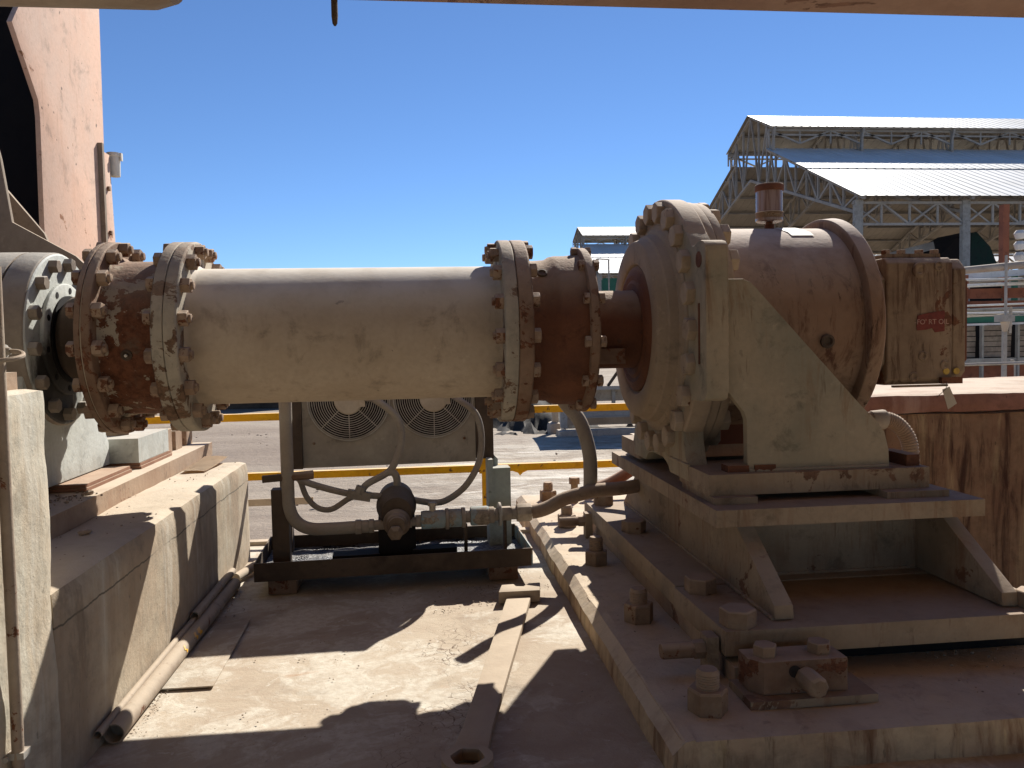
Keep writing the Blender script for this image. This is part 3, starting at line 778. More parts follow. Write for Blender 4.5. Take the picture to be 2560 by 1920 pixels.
# ---------------------------------------------------------------- pedestal under the gearbox
pe = thing('gearbox_pedestal', 'dust-covered welded steel pedestal with sloping side plates under the gearbox', 'pedestal', (1.3, 3, .165))
g = G(); g.box(.866, 1.735, 2.325, 3.675, .46, .5122); g.build('top_plate', 'pedestal', pe, .004)
for x0, x1 in ((.965, 1.022), (1.655, 1.705)):
    g = G(); g.prism([(2.44, .4595), (3.56, .4595), (3.86, .2365), (2.14, .2365), (2.145, .275), (2.40, .43)], 'x', x0, x1); g.build('side_plate', 'pedestal', pe, .004)
g = G(); g.box(1.0222, 1.6548, 2.56, 2.60, .2365, .4595); g.build('web_plate', 'pedestal', pe)
g = G(); g.box(1.0222, 1.6548, 3.36, 3.40, .2365, .4595); g.build('web_plate', 'pedestal', pe)
g = G(); g.prism([(.792, 2.50), (.97, 2.499), (1.826, 2.499), (1.826, 3.925), (.782, 3.925)], 'z', .1645, .2355); g.build('base_plate', 'pedestal', pe, .004)
g = G(); g.prism([(.80, 2.085), (1.826, 2.085), (1.826, 2.4985), (.787, 2.4985)], 'z', .1625, .2325); g.build('base_plate', 'pedestal', pe, .004)
for y in (3.82, 3.25, 2.44, 2.135): put(BIGB, 'bolt_head', pe, (.855, y, .2352 if y > 2.5 else .2322), (0, 0, 1), y * 3)
for y in (2.135, 3.82): put(BIGB, 'bolt_head', pe, (1.75, y, .2325), (0, 0, 1), y * 2)
g = G(); g.box(.905, .96, 2.20, 2.30, .2325, .246); g.bm.free()

bead([(.964, 2.15, .238), (.964, 3.8, .238)], .007, 'pedestal', pe)
bead([(1.024, 2.559, .238), (1.653, 2.559, .238)], .007, 'pedestal', pe)
bead([(.967, 2.45, .458), (.967, 3.5, .458)], .006, 'pedestal', pe)
# right foundation with its chamfered kerb
rf = thing('concrete_foundation', 'low dusty concrete foundation with chamfered kerb carrying the gearbox pedestal', 'foundation', (1.5, 3.3, 0))
g = G()
fx, fy0, fy1 = .553, 1.79, 4.90
N = 90
prof = [(.0, -.05), (.0, .02), (.002, .060), (.034, .0885), (.06, .0912)]
rowsL = []
for j in range(N + 1):
    y = fy0 + (fy1 - fy0) * j / N
    w = .006 * mnoise.fractal(Vector((0, y * 4, 5)), 1, 2, 4)
    rowsL.append([g.v((fx + px + w * (1 if i < 4 else 0), y, z + (.004 * mnoise.noise(Vector((i * 3, y * 7, 1))) if i > 1 else 0))) for i, (px, z) in enumerate(prof)])
for A, B in zip(rowsL, rowsL[1:]):
    for i in range(4): g.f([A[i], A[i + 1], B[i + 1], B[i]])
g.f(rowsL[0][::-1] + [g.v((fx + .06, fy0, -.05))])
g.build('kerb', 'concR', rf, smooth=25)
g = G(); g.rbox(.58, 1.90, 1.788, 4.90, -.85, .09, .045, .016, .005, 3., 3.); g.build('block', 'concR', rf)
g = G(); g.box(.815, 1.06, 2.06, 3.95, .088, .142); g.build('sole_plate', 'bed', rf, .003)
g = G(); g.box(1.15, 1.80, 2.21, 3.9, .089, .1605); g.build('recess_shade_fill', 'black', rf)  # black slab paints in the shade of the recess under the base plate
for i, (x, y) in enumerate(((.695, 1.935), (.70, 2.61), (.705, 3.30), (.71, 4.02), (.72, 4.70))):
    b = thing('anchor_bolt', ['nearest anchor bolt with a big square-cornered nut at the shaded front corner of the kerb', 'second anchor bolt from the front, all in shade, with long thread', 'third anchor bolt from the front, standing half in the sun', 'fourth anchor bolt from the front, beside the far jacking lug', 'farthest anchor bolt, just below the curved brown hose'][i], 'anchor bolt', (x, y, .09), 'anchor bolts along the foundation kerb')
    put(ANCH, 'nut', b, (x, y, .089), (0, 0, 1), .35 + i * .22)
    g = G(); pr_ = []
    hh = .115 if i == 2 else .105
    for q in range(7): pr_ += [(.06 + (hh - .06) * q / 7, .030), (.06 + (hh - .06) * (q + .5) / 7, .0275)]
    pr_.append((hh + .004, .024)); g.rev(pr_, (x, y, .09), (0, 0, 1), 18); g.build('threaded_stud', 'dustbolt', b)
for i, (x, y) in enumerate(((.78, 2.14), (.775, 3.78))):
    jl = thing('jacking_lug', ['upright jacking lug with a long horizontal bolt in the shaded foreground', 'far upright jacking lug with horizontal bolt, sunlit on its top'][i], 'lug', (x, y, .09), 'jacking lugs beside the base plate')
    g = G(); g.box(x - .022, x + .012, y - .028, y + .028, .089, .208); g.build('lug_plate', 'pedestal', jl, .003)
    put(ANCH, 'nut', jl, (x - .022, y, .168), (-1, 0, 0), 0, .52)
    g = G(); g.rev([(-.145, .020), (-.14, .0225), (-.025, .0225)], (x, y, .168), (1, 0, 0), 16); g.build('jacking_bolt', 'rustrim', jl, .001)
jb = thing('jacking_block', 'squat rusty steel block with two bolts on top in the shaded foreground', 'steel block', (.97, 1.97, .09))
g = G(); g.box(.80, 1.14, 1.915, 2.06, .0905, .112); g.build('base_plate', 'pedestal', jb, .003)
g = G(); g.prism([(.818, 1.98), (.848, 1.945), (1.075, 1.945), (1.075, 2.045), (.818, 2.045)], 'z', .1122, .2); g.build('body', 'rustrim', jb, .006)
for x in (.872, 1.02): put(BIGB, 'bolt_head', jb, (x, 1.995, .199), (0, 0, 1), .5, .62)
g = G(); g.rev([(0, .028), (.066, .028), (.073, .021)], (.958, 1.945, .157), (.04, -1, -.04), 8); g.build('round_bar', 'dustbolt', jb, .002)
g = G(); g.rev([(0, .016), (.002, .016)], (.93, 1.9446, .172), (0, -1, 0), 14); g.build('bolt_hole', 'blackseam', jb)

# T-head jacking screws at the far end of the foundation
for i, (x, y) in enumerate(((.86, 4.60), (.985, 4.72))):
    b = thing('tee_bolt', ['left one of two upright bolts behind the curved hose', 'right one of two upright bolts, half hidden by the upright hose'][i], 'bolt', (x, y, .09), 'upright bolts at the far end of the foundation')
    g = G(); g.cyl((x, y, .089), (x, y, .205), .021); g.build('shank', 'pedestal', b)
    put(ANCH, 'bolt_head', b, (x, y, .2), (0, 0, 1), .2, .62)
g = G(); g.rbox(.945, 1.30, 3.56, 3.66, .513, .60, .03, .006, .001); 
bs_ = thing('support_block', 'sunlit steel block with an upright bolt behind the gearbox ring', 'steel block', (1.1, 3.6, .513)); g.build('block', 'bed', bs_)
put(ANCH, 'bolt_head', bs_, (1.01, 3.61, .598), (0, 0, 1), .2, .5)
g = G(); g.prism([(2.9, .512), (3.9, .512), (3.9, .53), (2.9, .53)], 'x', .80, 1.3); g.bm.free()

# right concrete wall
rw = thing('concrete_wall', 'thick reddish concrete wall streaked with rust behind the gearbox pedestal', 'wall', (3, 4.5, 0))
g = G(); g.rbox(1.95, 6.5, 3.905, 5.25, -.8, .62, .05, .02, .008, 2.5, 8.); g.build('wall_body', 'wallR', rw)
g = G(); g.rbox(1.93, 6.5, 3.885, 5.27, .6205, .722, .04, .02, .007, 3, 9.); g.build('wall_cap', 'capR', rw)

# ---------------------------------------------------------------- oil cooler
oc = thing('oil_cooler', 'grey twin-fan oil cooler with pump on an oily drip tray', 'oil cooler', (-.13, 3.43, .065), None, 0)
cy = 3.43
g = G()
g.box(-.705, .445, cy - .03, cy + .44, .068, .074); g.build('tray_floor', 'darkoil_and_shade', oc)
g = G()
g.box(-.705, .445, cy - .036, cy - .030, .066, .143); g.build('tray_side', 'darkoil_and_shade', oc, .001)
g = G(); g.box(-.705, .445, cy + .44, cy + .446, .066, .143); g.build('tray_side', 'darkoil_and_shade', oc, .001)
g = G(); g.box(-.711, -.705, cy - .036, cy + .446, .066, .143); g.build('tray_side', 'darkoil_and_shade', oc, .001)
g = G(); g.box(.445, .451, cy - .036, cy + .446, .066, .143); g.build('tray_side', 'coolerblue', oc, .001)
g = G()
nx_, ny_ = 60, 24
rr = [[g.v((-.70 + 1.14 * i / nx_, cy - .028 + .464 * j / ny_, .086 + .006 * mnoise.fractal(Vector((i * .25, j * .25, 0)), 1, 2, 3))) for i in range(nx_ + 1)] for j in range(ny_ + 1)]
for j in range(ny_):
    for i in range(nx_): g.f([rr[j][i], rr[j][i + 1], rr[j + 1][i + 1], rr[j + 1][i]])
g.build('oily_sludge', 'oil', oc)
# frame
for x0, x1, y0, y1, z1, mt in ((-.648, -.578, cy + .07, cy + .14, .425, 'darkoil_and_shade'), (.322, .405, cy + .27, cy + .35, .44, 'coolergreen'), (-.648, -.60, cy + .35, cy + .42, .43, 'darkoil_and_shade')):
    g = G(); g.box(x0, x1, y0, y1, .075, z1); g.build('post', mt, oc, .003)
g = G(); g.box(.30, .322, cy + .26, cy + .36, .075, .49); g.build('post_web', 'coolergreen', oc, .002)
g = G(); g.box(.32, .404, cy + .262, cy + .352, .4405, .449); g.build('post_cap', 'coolergreen', oc, .001)
by0, by1 = 3.78, 3.93
g = G(); g.box(-.54, .254, by0, by0 + .012, .472, .975); g.build('front_panel', 'cooler', oc, .002)
g = G(); g.box(-.597, -.542, by0 - .012, by1, .47, .98); g.build('side_channel', 'darkoil_and_shade', oc, .002)
g = G(); g.box(.256, .337, by0 - .012, by1, .485, .98); g.build('side_channel', 'darkoil_and_shade', oc, .002)
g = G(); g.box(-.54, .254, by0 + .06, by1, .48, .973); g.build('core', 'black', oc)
g = G(); g.box(-.541, .255, by0, by1, .9755, .981); g.build('top_panel', 'cooler', oc)
g = G(); g.box(-.54, .254, by0 + .012, by1 - .01, .472, .479); g.build('bottom_panel', 'cooler', oc)
g = G(); g.prism([(.339, .50), (.357, .48), (.357, .45), (.339, .43)], 'y', by0 - .005, by1 - .05); g.build('mount_tab', 'coolergreen', oc, .002)
for fx_ in (-.328, .060):
    c = (fx_, by0 - .006, .779)
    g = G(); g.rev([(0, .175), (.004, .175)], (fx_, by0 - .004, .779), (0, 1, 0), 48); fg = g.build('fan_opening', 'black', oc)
    g = G()
    for q in range(11): g.torus((fx_, by0 - .014 - .012 * (1 - (q / 10) ** 2), .779), (0, 1, 0), .074 + .0102 * q, .0019, 44, 5)
    g.torus((fx_, by0 - .008, .779), (0, 1, 0), .185, .0035, 44, 6)
    for q in range(8):
        a = math.pi / 4 * q + math.pi / 2
        e = Vector((math.cos(a), 0, math.sin(a)))
        g.cyl(Vector((fx_, by0 - .029, .779)) + e * .062, Vector((fx_, by0 - .010, .779)) + e * .186, .0022, n=6)
    g.build('fan_guard', 'wire', oc)
    g = G(); g.rev([(0, .066), (.012, .066), (.018, .060), (.020, .02), (.020, 0)], (fx_, by0 - .016, .779), (0, -1, 0), 36); g.build('fan_hub', 'palebeige', oc, .002)
    g = G()
    for q in range(6):
        a = math.pi / 3 * q
        e = Vector((math.cos(a), 0, math.sin(a))); tt = Vector((-math.sin(a), 0, math.cos(a)))
        p0 = Vector((fx_, by0 + .016, .779))
        vsx = [g.v(p0 + e * .05 + tt * .02), g.v(p0 + e * .05 - tt * .02 + Vector((0, .02, 0))), g.v(p0 + e * .155 - tt * .05 + Vector((0, .02, 0))), g.v(p0 + e * .155 + tt * .02)]
        g.f(vsx)
    g.build('fan_blades', 'darkoil_and_shade', oc)
    g = G(); g.box(fx_ + .05, fx_ + .075, by0 - .05, by0 - .022, .75, .785); g.build('terminal_box', 'palebeige', oc, .003)
for x in (-.49, .20):
    for z in (.585, .94): put(SMALLB, 'screw', oc, (x, by0 - .0005, z), (0, -1, 0), .3, .35)
# pump
py = 3.55
g = G(); g.rev([(-.11, .03), (-.105, .062), (-.06, .078), (.02, .082), (.03, .088), (.05, .088), (.055, .082), (.2, .08), (.21, .05)], (-.125, py, .318), (0, 1, 0), 28); g.build('pump_motor', 'darkoil_and_shade', oc, .003)
g = G(); g.box(-.205, -.045, py - .06, py + .20, .10, .27); g.build('pump_foot', 'black', oc, .006)
g = G(); g.rev([(0, .058), (.03, .058), (.04, .046), (.065, .044), (.07, .036), (.085, .036)], (-.125, py - .10, .275), (0, -1, 0), 22); g.build('pump_body', 'pumpdust', oc, .003)
g = G(); g.rev([(0, .03), (.02, .034), (.035, .02), (.037, 0)], (-.132, py - .18, .252), (0, -1, -.25), 6); g.build('drain_plug', 'pumpdust', oc, .002)
g = G(); g.box(-.40, -.20, py - .08, py + .02, .095, .135); g.build('skid_rail', 'black', oc, .004)
g = G(); g.box(-.06, .13, py - .10, py - .02, .095, .15); g.build('skid_rail', 'black', oc, .004)
g = G(); g.prism([(-.42, .10), (.13, .10), (.13, .115), (-.42, .115)], 'y', py - .14, py - .11); g.build('skid_rail', 'black', oc, .002)
# suction line left
hy = 3.50
g = G(); g.tube([(-.574, hy, 1.0), (-.577, hy, .70), (-.577, hy, .45), (-.573, hy, .345), (-.545, hy, .285), (-.49, hy, .254), (-.40, hy, .249), (-.30, hy, .2505)], .0265, 14, 8); g.build('suction_pipe', 'hose', oc)
def fit(x0, x1, r, z=.264, mat='hose', n=6, y=hy, name='fitting'):
    g = G(); g.rev([(0, r * .94), ((x1 - x0) * .1, r), ((x1 - x0) * .9, r), (x1 - x0, r * .94)], (x0, y, z), (1, 0, 0), n); g.build(name, mat, oc, .001)
fit(-.302, -.275, .033, .2505); fit(-.275, -.245, .028, .251, n=16); fit(-.245, -.222, .031, .252); fit(-.222, -.17, .022, .254, n=14)
fit(-.085, -.06, .024, .258); fit(-.06, -.045, .020, .26, n=14); fit(-.045, -.02, .028, .262)
fit(-.02, .085, .040, .266, 'coolerblue', 24); fit(.085, .10, .046, .266, 'hose', 24); fit(.10, .155, .040, .268, 'coolerblue', 24); fit(.155, .172, .044, .268, 'hose', 24)
fit(.172, .195, .026, .270, n=16); fit(.195, .275, .042, .272, 'coolerblue', 24); fit(.275, .30, .036, .273, 'hose', 24); fit(.30, .318, .028, .274, n=14)
fit(.318, .330, .052, .275, 'galv', 20); fit(.33, .375, .034, .276, 'hose'); fit(.375, .40, .028, .276, 'hose', 14); fit(.40, .465, .041, .277, 'palebeige', 8)
g = G(); g.cyl((0.03, hy, .30), (0.03, hy, .335), .014); g.rev([(0, .02), (.016, .02)], (.03, hy, .325), (0, 0, 1), 6); g.build('bleed_valve', 'palebeige', oc, .001)
g = G(); g.box(.165, .18, hy - .008, hy + .008, .09, .24); g.build('valve_stay', 'darkoil_and_shade', oc)
g = G(); g.box(.34, .352, hy - .02, hy + .02, .09, .25); g.build('valve_stay', 'darkoil_and_shade', oc)
# fan cables and hoses on the cooler
q3 = 3.60
for pts, r in ([[(-.255, by0 - .03, .79), (-.198, q3, .784), (-.115, q3, .71), (-.094, q3, .625), (-.112, q3, .541), (-.152, q3, .47), (-.246, q3 - .01, .421), (-.273, q3 - .02, .39), (-.286, q3 - .03, .371)], .0155],
               [[(.13, by0 - .03, .80), (.17, q3, .774), (.238, q3, .713), (.262, q3, .614), (.248, q3, .495), (.187, q3, .391), (.10, q3, .329), (.03, q3, .321), (-.068, q3 - .01, .342), (-.209, q3 - .02, .366), (-.286, q3 - .03, .374), (-.406, q3 - .03, .405), (-.52, q3 - .02, .445), (-.56, q3, .47)], .0145],
               [[(-.55, q3, .46), (-.535, q3, .439), (-.512, q3, .373), (-.466, q3, .322), (-.405, q3 - .01, .315), (-.331, q3 - .02, .359), (-.29, q3 - .03, .372)], .0125],
               [[(-.16, q3, .465), (-.135, q3, .463), (-.12, q3, .438), (-.12, q3, .39), (-.122, q3, .33)], .0165]):
    g = G(); g.tube(pts, r, 12, 8); g.build('cooler_hose', 'hose', oc)
g = G(); g.bar((-.335, q3 - .03, .384), (-.235, q3 - .03, .364), .038); g.build('hose_tee', 'hose', oc, .006)
g = G(); g.rev([(0, .024), (.035, .024)], (-.285, q3 - .03, .38), (.4, 0, 1), 8); g.build('hose_nut', 'hose', oc, .002)
g = G(); g.rev([(0, .019), (.13, .019)], (-.60, 3.5, .478), (1, 0, .05), 12); g.build('stub_pipe', 'rustrim', oc, .001)
g = G(); g.bar((-.68, 3.50, .474), (-.56, 3.5, .48), .028); g.build('stub_bracket', 'darkoil_and_shade', oc, .002)
for z0 in (.52, .62, .74): 
    g = G(); g.box(-.625, -.578, 3.66, 3.72, z0, z0 + .07); g.build('cable_box', 'palebeige', oc, .004)
oc.rotation_euler = (0, 0, R(2.2))
bpy.context.view_layer.update()

for x0, x1, lab in ((-.66, -.545, 'left rusty support block under the oil cooler tray'), (.265, .39, 'right rusty support block under the oil cooler tray')):
    g = G(); g.box(x0, x1, 3.405 if x0 < 0 else 3.45, 3.86, .002, .065)
    tag(g.build('support_block', 'rustrim', None, .004), lab, 'support block', 'blocks under the cooler tray')

# thick hoses by the gearbox
g = G(); g.tube([(.465, 3.515, .279), (.50, 3.51, .285), (.545, 3.51, .300), (.61, 3.51, .332), (.70, 3.51, .354), (.76, 3.52, .362), (.885, 3.55, .362), (1.0, 3.6, .365)], .031, 16, 8)
tag(g.build('hose', 'hosebrown'), 'thick brown hose curving from the cooler valve to the pedestal', 'hose')
g = G(); g.tube([(.575, 3.52, .86), (.60, 3.53, .80), (.632, 3.55, .75), (.685, 3.55, .685), (.714, 3.55, .615), (.735, 3.55, .52), (.738, 3.55, .43), (.735, 3.55, .345)], .0315, 16, 8)
tag(g.build('hose', 'hose'), 'upright grey-brown hose hanging down behind the right coupling', 'hose')
g = G(); g.tube([(.77, 3.80, .318), (.83, 3.8, .325), (.886, 3.8, .343), (.961, 3.8, .382), (1.05, 3.8, .44)], .028, 14, 8)
tag(g.build('hose', 'rusted'), 'reddish hose slanting up under the pedestal top plate', 'hose')
fx_ = thing('flexible_conduit', 'grey ribbed flexible hose curving down behind the side bracket', 'hose', (1.95, 3.2, .55))
pts = [(1.86, 3.2, .676), (1.90, 3.2, .678), (1.945, 3.2, .672), (1.99, 3.2, .648), (2.028, 3.2, .60), (2.045, 3.2, .54), (2.05, 3.2, .45)]
g = G(); g.tube(pts, .034, 16, 10, True, lambda i: 1.0 if i % 2 else .90); g.build('ribbed_hose', 'hosebrown', fx_)
g = G(); g.rev([(0, .036), (.06, .042), (.065, .036)], (1.865, 3.2, .677), (1, 0, -.03), 14); g.build('collar', 'hose', fx_, .002)

# ---------------------------------------------------------------- yellow handrail
hr = thing('handrail', 'yellow two-rail safety handrail along the far platform edge', 'handrail', (0, 4.35, 0))
for z in (.662, .348):
    g = G(); g.box(-4.6, 4.6, 4.352, 4.39, z - .019, z + .019); g.build('rail', 'yellow', hr, .005)
for x in (-3.675, -1.675, .325, 2.325, 4.325):
    g = G(); g.box(x - .018, x + .018, 4.355, 4.387, -.4, .6425); g.build('post', 'yellow', hr, .004)
    g = G(); g.box(x - .034, x + .034, 4.348, 4.351, .322, .374); g.build('joint_plate', 'yellow', hr, .001)
g = G(); g.prism([(.47, .329), (.56, .329), (.53, .316), (.515, .30), (.505, .316)], 'y', 4.36, 4.38); g.build('drip_tab', 'yellow', hr, .002)
g = G(); g.box(-4.6, -.60, 4.392, 4.400, .185, .222); g.build('kick_rail', 'palebeige', hr, .002)

# ---------------------------------------------------------------- loose things on the floor
pipes = [((-.827, 2.17, .027), (-.818, 3.50, .027), .0265, 'longest dusty scaffold pipe on the floor, marked with yellow paint'),
         ((-.8475, 2.12, .050), (-.8465, 3.05, .050), .0105, 'thin dusty rod lying in the crook between the plinth and the marked pipe'),
         ((-.84, 2.98, .066), (-.838, 3.56, .066), .016, 'short dark pipe lying on top of the others by the plinth')]
for p0, p1, r, lab in pipes:
    pt = thing('scaffold_pipe', lab, 'pipe', ((p0[0] + p1[0]) / 2, (p0[1] + p1[1]) / 2, p0[2]), 'pipes lying along the plinth')
    d = Vector(p1) - Vector(p0); L = d.length
    g = G(); g.rev([(.04, 0), (.04, r * .82), (0, r * .86), (0, r), (L * .33, r), (L * .66, r * 1.005), (L, r), (L, r * .86), (L - .04, r * .82), (L - .04, 0)], p0, d, 24); g.build('tube', 'steelpipe', pt)
    if 'yellow' in lab:
        for yy, w in ((2.88, .03), (2.84, .018), (2.72, .012)):
            g = G(); vs = []
            for q in range(5):
                an = -.5 + q * .22
                for e in (0, 1): vs.append(g.v((-.8225 + (r + .0008) * math.cos(an + .6), yy + e * w + .008 * math.sin(q * 2.1), .027 + (r + .0008) * math.sin(an + .6))))
            for q in range(4): g.f([vs[2 * q], vs[2 * q + 1], vs[2 * q + 3], vs[2 * q + 2]])
            g.build('paint_mark', 'yellow', pt)
pl = thing('floor_pipe', 'short dusty pipe with collar poking out by the far plinth corner', 'pipe', (-.80, 3.75, .03))
g = G(); g.cyl((-.83, 3.58, .03), (-.74, 3.93, .035), .02); g.build('tube', 'palebeige', pl)
g = G(); g.cyl((-.746, 3.90, .0346), (-.737, 3.935, .035), .027); g.build('collar', 'palebeige', pl, .002)

g = G(); g.prism([(-.815, 2.49), (-.655, 2.488), (-.668, 3.085), (-.79, 3.03)], 'z', .004, .0085)
tag(g.build('floor_plate', 'floor', None, .001), 'thin dusty plate lying flat on the floor beside the pipes', 'plate')

wr = thing('wrench', 'large dusty slugging wrench lying on the concrete floor', 'wrench', (.2, 2.6, 0))
def wpt(t, s):  # along and across the wrench
    a, b = Vector((.084, 1.905)), Vector((.385, 3.255))
    d = (b - a); n_ = Vector((d.y, -d.x)).normalized()
    p = a + d * t + n_ * s
    return (p.x, p.y)
g = G(); g.prism([wpt(.036, -.044), wpt(.036, .044), wpt(.12, .039), wpt(.90, .047), wpt(.90, -.047), wpt(.12, -.039)], 'z', .006, .030); g.build('handle', 'wrench', wr, .004)
g = G()
oc_ = []; ic_ = []
c0 = Vector(wpt(0, 0))
for q in range(24):
    a = 2 * math.pi * q / 24
    oc_.append((c0.x + .063 * math.cos(a), c0.y + .063 * math.sin(a)))
    k_ = (a + .2) % (math.pi / 3) - math.pi / 6
    ri = .038 / math.cos(k_)
    ic_.append((c0.x + ri * math.cos(a), c0.y + ri * math.sin(a)))
A = [g.v((*p, .034)) for p in oc_]; B = [g.v((*p, .034)) for p in ic_]; C_ = [g.v((*p, .004)) for p in oc_]; D_ = [g.v((*p, .004)) for p in ic_]
for q in range(24):
    j = (q + 1) % 24
    g.f([A[q], A[j], B[j], B[q]]); g.f([C_[q], C_[j], A[j], A[q]]); g.f([B[q], B[j], D_[j], D_[q]])
g.build('ring_end', 'wrench', wr, .003)
g = G(); g.prism([wpt(.885, -.078), wpt(.91, .082), wpt(.985, .075), wpt(.975, .028), wpt(.945, .012), wpt(.945, -.018), wpt(.965, -.03), wpt(.955, -.078)], 'z', .005, .052); g.build('striking_end', 'wrench', wr, .004)

g = G()
pp = [(-1.085, 3.73), (-.975, 3.71), (-.955, 4.05), (-1.075, 4.09)]
gr = []
for j in range(9):
    for i in range(5):
        u, v_ = i / 4, j / 8
        x = (pp[0][0] * (1 - u) + pp[1][0] * u) * (1 - v_) + (pp[3][0] * (1 - u) + pp[2][0] * u) * v_
        y = (pp[0][1] * (1 - u) + pp[1][1] * u) * (1 - v_) + (pp[3][1] * (1 - u) + pp[2][1] * u) * v_
        gr.append(g.v((x, y, .482 + .018 * v_ * v_ + .004 * math.sin(u * 3))))
for j in range(8):
    for i in range(4): g.f([gr[j * 5 + i], gr[j * 5 + i + 1], gr[(j + 1) * 5 + i + 1], gr[(j + 1) * 5 + i]])
bmesh.ops.solidify(g.bm, geom=g.bm.faces[:], thickness=.007)
tag(g.build('cardboard_piece', 'card', smooth=40), 'curled scrap of brown cardboard lying on top of the plinth', 'cardboard')

def pebble(g, x, y, z, r):
    b = bmesh.ops.create_icosphere(g.bm, subdivisions=1, radius=r)
    s = Vector((random.uniform(.7, 1.3), random.uniform(.7, 1.3), random.uniform(.45, .9)))
    for v in b['verts']:
        p = Vector([v.co[i] * s[i] for i in range(3)])
        p *= 1 + .35 * mnoise.noise(p * (.8 / r) + Vector((x * 40, y * 40, 0)))
        v.co = Vector((x, y, z + r * .35)) + p
g = G()
for i in range(420):
    x = random.uniform(-.8, .55); y = random.uniform(1.9, 3.4)
    if mnoise.noise(Vector((x * 2.2, y * 2.2, 8))) < -.05 and random.random() < .8: continue
    pebble(g, x, y, .003, random.choice((.001, .0012, .0015, .002, .003)))
for i in range(160): pebble(g, random.gauss(.26, .16), random.gauss(3.25, .12), .003, random.uniform(.0015, .004))
for i in range(140): pebble(g, random.uniform(-.81, -.77), random.uniform(2.2, 3.5), .003, random.uniform(.001, .003))
tag(g.build('floor_grit', 'grit', smooth=0), 'fine stones and grit scattered over the concrete floor', 'grit', None, 'stuff')
g = G()
for i in range(70): pebble(g, random.gauss(-1.19, .04), random.gauss(2.78, .07), .543, random.uniform(.002, .006))
for i in range(60): pebble(g, random.uniform(-1.12, -.9), random.uniform(2.2, 4.0), .477, random.uniform(.0015, .004))
tag(g.build('plinth_grit', 'stone', smooth=0), 'grit gathered on the plinth and its steel plate', 'grit', None, 'stuff')
for x, y, z, r, lab in ((-1.135, 2.86, .543, .014, 'dark lump of dirt lying on the steel plate by the shims'), (-1.02, 2.55, .478, .014, 'dark lump of dirt lying on the plinth below the steel plate')):
    g = G(); pebble(g, x, y, z, r); pebble(g, x - .014, y - .01, z, r * .7)
    tag(g.build('dirt_lump', 'stone', smooth=0), lab, 'stone')
g = G()
for i in range(90): pebble(g, random.gauss(1.62, .2), random.uniform(1.90, 2.2), .09, random.uniform(.001, .0045))
for i in range(120): pebble(g, random.uniform(.6, .8), random.uniform(1.85, 4.2), .09, random.uniform(.001, .003))
tag(g.build('foundation_grit', 'grit', smooth=0), 'grit lying on the shaded foundation in front of the pedestal', 'grit', None, 'stuff')

# conduit and switch on the pier
cd = thing('conduit', 'grey metal conduit running down the pale concrete pier', 'conduit', (-.84, 1.7, 0))
g = G(); g.tube([(-.838, 1.715, 1.2), (-.838, 1.712, .8), (-.838, 1.71, .3), (-.838, 1.70, .02)], .0115, 12, 4); g.build('tube', 'steelpipe', cd)
g = G(); g.box(-.855, -.822, 1.697, 1.727, .205, .219); g.build('clip', 'galv', cd, .002)
g = G(); g.cyl((-.852, 1.69, .212), (-.852, 1.684, .212), .006); g.build('clip_screw', 'galv', cd)
sw = thing('pull_switch', 'grey metal switch bracket with a looping cable at the left edge', 'switch', (-.88, 1.76, 1.0))
g = G(); g.box(-.928, -.878, 1.75, 1.765, .90, 1.18); g.build('bracket', 'galv', sw, .003)
g = G(); g.rev([(0, .010), (.02, .010), (.021, .0135), (.034, .0135), (.035, .009), (.042, .007)], (-.878, 1.757, 1.032), (1, 0, 0), 12); g.build('cable_gland', 'galv', sw)
g = G(); g.tube([(-.838, 1.757, 1.032), (-.815, 1.75, 1.03), (-.80, 1.73, 1.022), (-.806, 1.70, 1.016), (-.84, 1.68, 1.012), (-.90, 1.66, 1.008), (-.98, 1.64, 1.0)], .0048, 8, 8); g.build('cable', 'hose', sw)

# ---------------------------------------------------------------- chute casing on the left
ch = thing('chute_casing', 'tall faded pink steel chute casing with dark opening at the left', 'chute', (-2.5, 4.7, .5))
g = G(); g.prism([(4.25, 3.6), (4.24, 2.70), (4.165, 2.60), (4.40, 2.30), (4.412, 2.22), (4.39, 1.2), (5.15, 1.2), (5.17, 1.69), (5.25, 2.28), (5.27, 3.1), (5.28, 3.6)], 'x', -1.925, -1.90); g.build('side_panel', 'chute', ch, .002)
g = G(); g.box(-5.2, -1.93, 5.0, 5.03, 1.0, 3.6); g.build('back_panel', 'black', ch)  # near-black panels put the darkness inside the chute into their colour
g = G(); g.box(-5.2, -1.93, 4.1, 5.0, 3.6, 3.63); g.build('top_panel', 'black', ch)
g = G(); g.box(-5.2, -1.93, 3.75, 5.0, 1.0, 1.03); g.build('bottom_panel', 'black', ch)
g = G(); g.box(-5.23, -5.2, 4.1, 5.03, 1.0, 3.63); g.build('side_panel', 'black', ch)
g = G(); g.prism([(5.185, 1.2), (5.37, 1.2), (5.35, 1.7), (5.312, 2.235), (5.188, 2.235)], 'x', -1.907, -1.893); g.build('flange', 'chute', ch, .002)
g = G(); g.box(-1.9, -1.872, 5.142, 5.17, 1.2, 2.27); g.build('flange_angle', 'brownplate', ch, .002)
for z in (2.02, 1.75, 1.45): put(SMALLB, 'bolt', ch, (-1.893, 5.26, z), (1, 0, 0), .3, .8)
bk = thing('bucket', 'small dull white tub hung on the edge of the pink chute', 'bucket', (-1.865, 5.375, 2.118))
g = G(); g.rev([(1.0, .0), (1.0, .034), (1.12, .038), (1.125, .043), (1.145, .043), (1.146, .036), (1.02, .03), (1.02, 0)], (-1.893, 5.385, 1.118), (0, 0, 1), 28); g.build('body', 'whitepl', bk, .001)
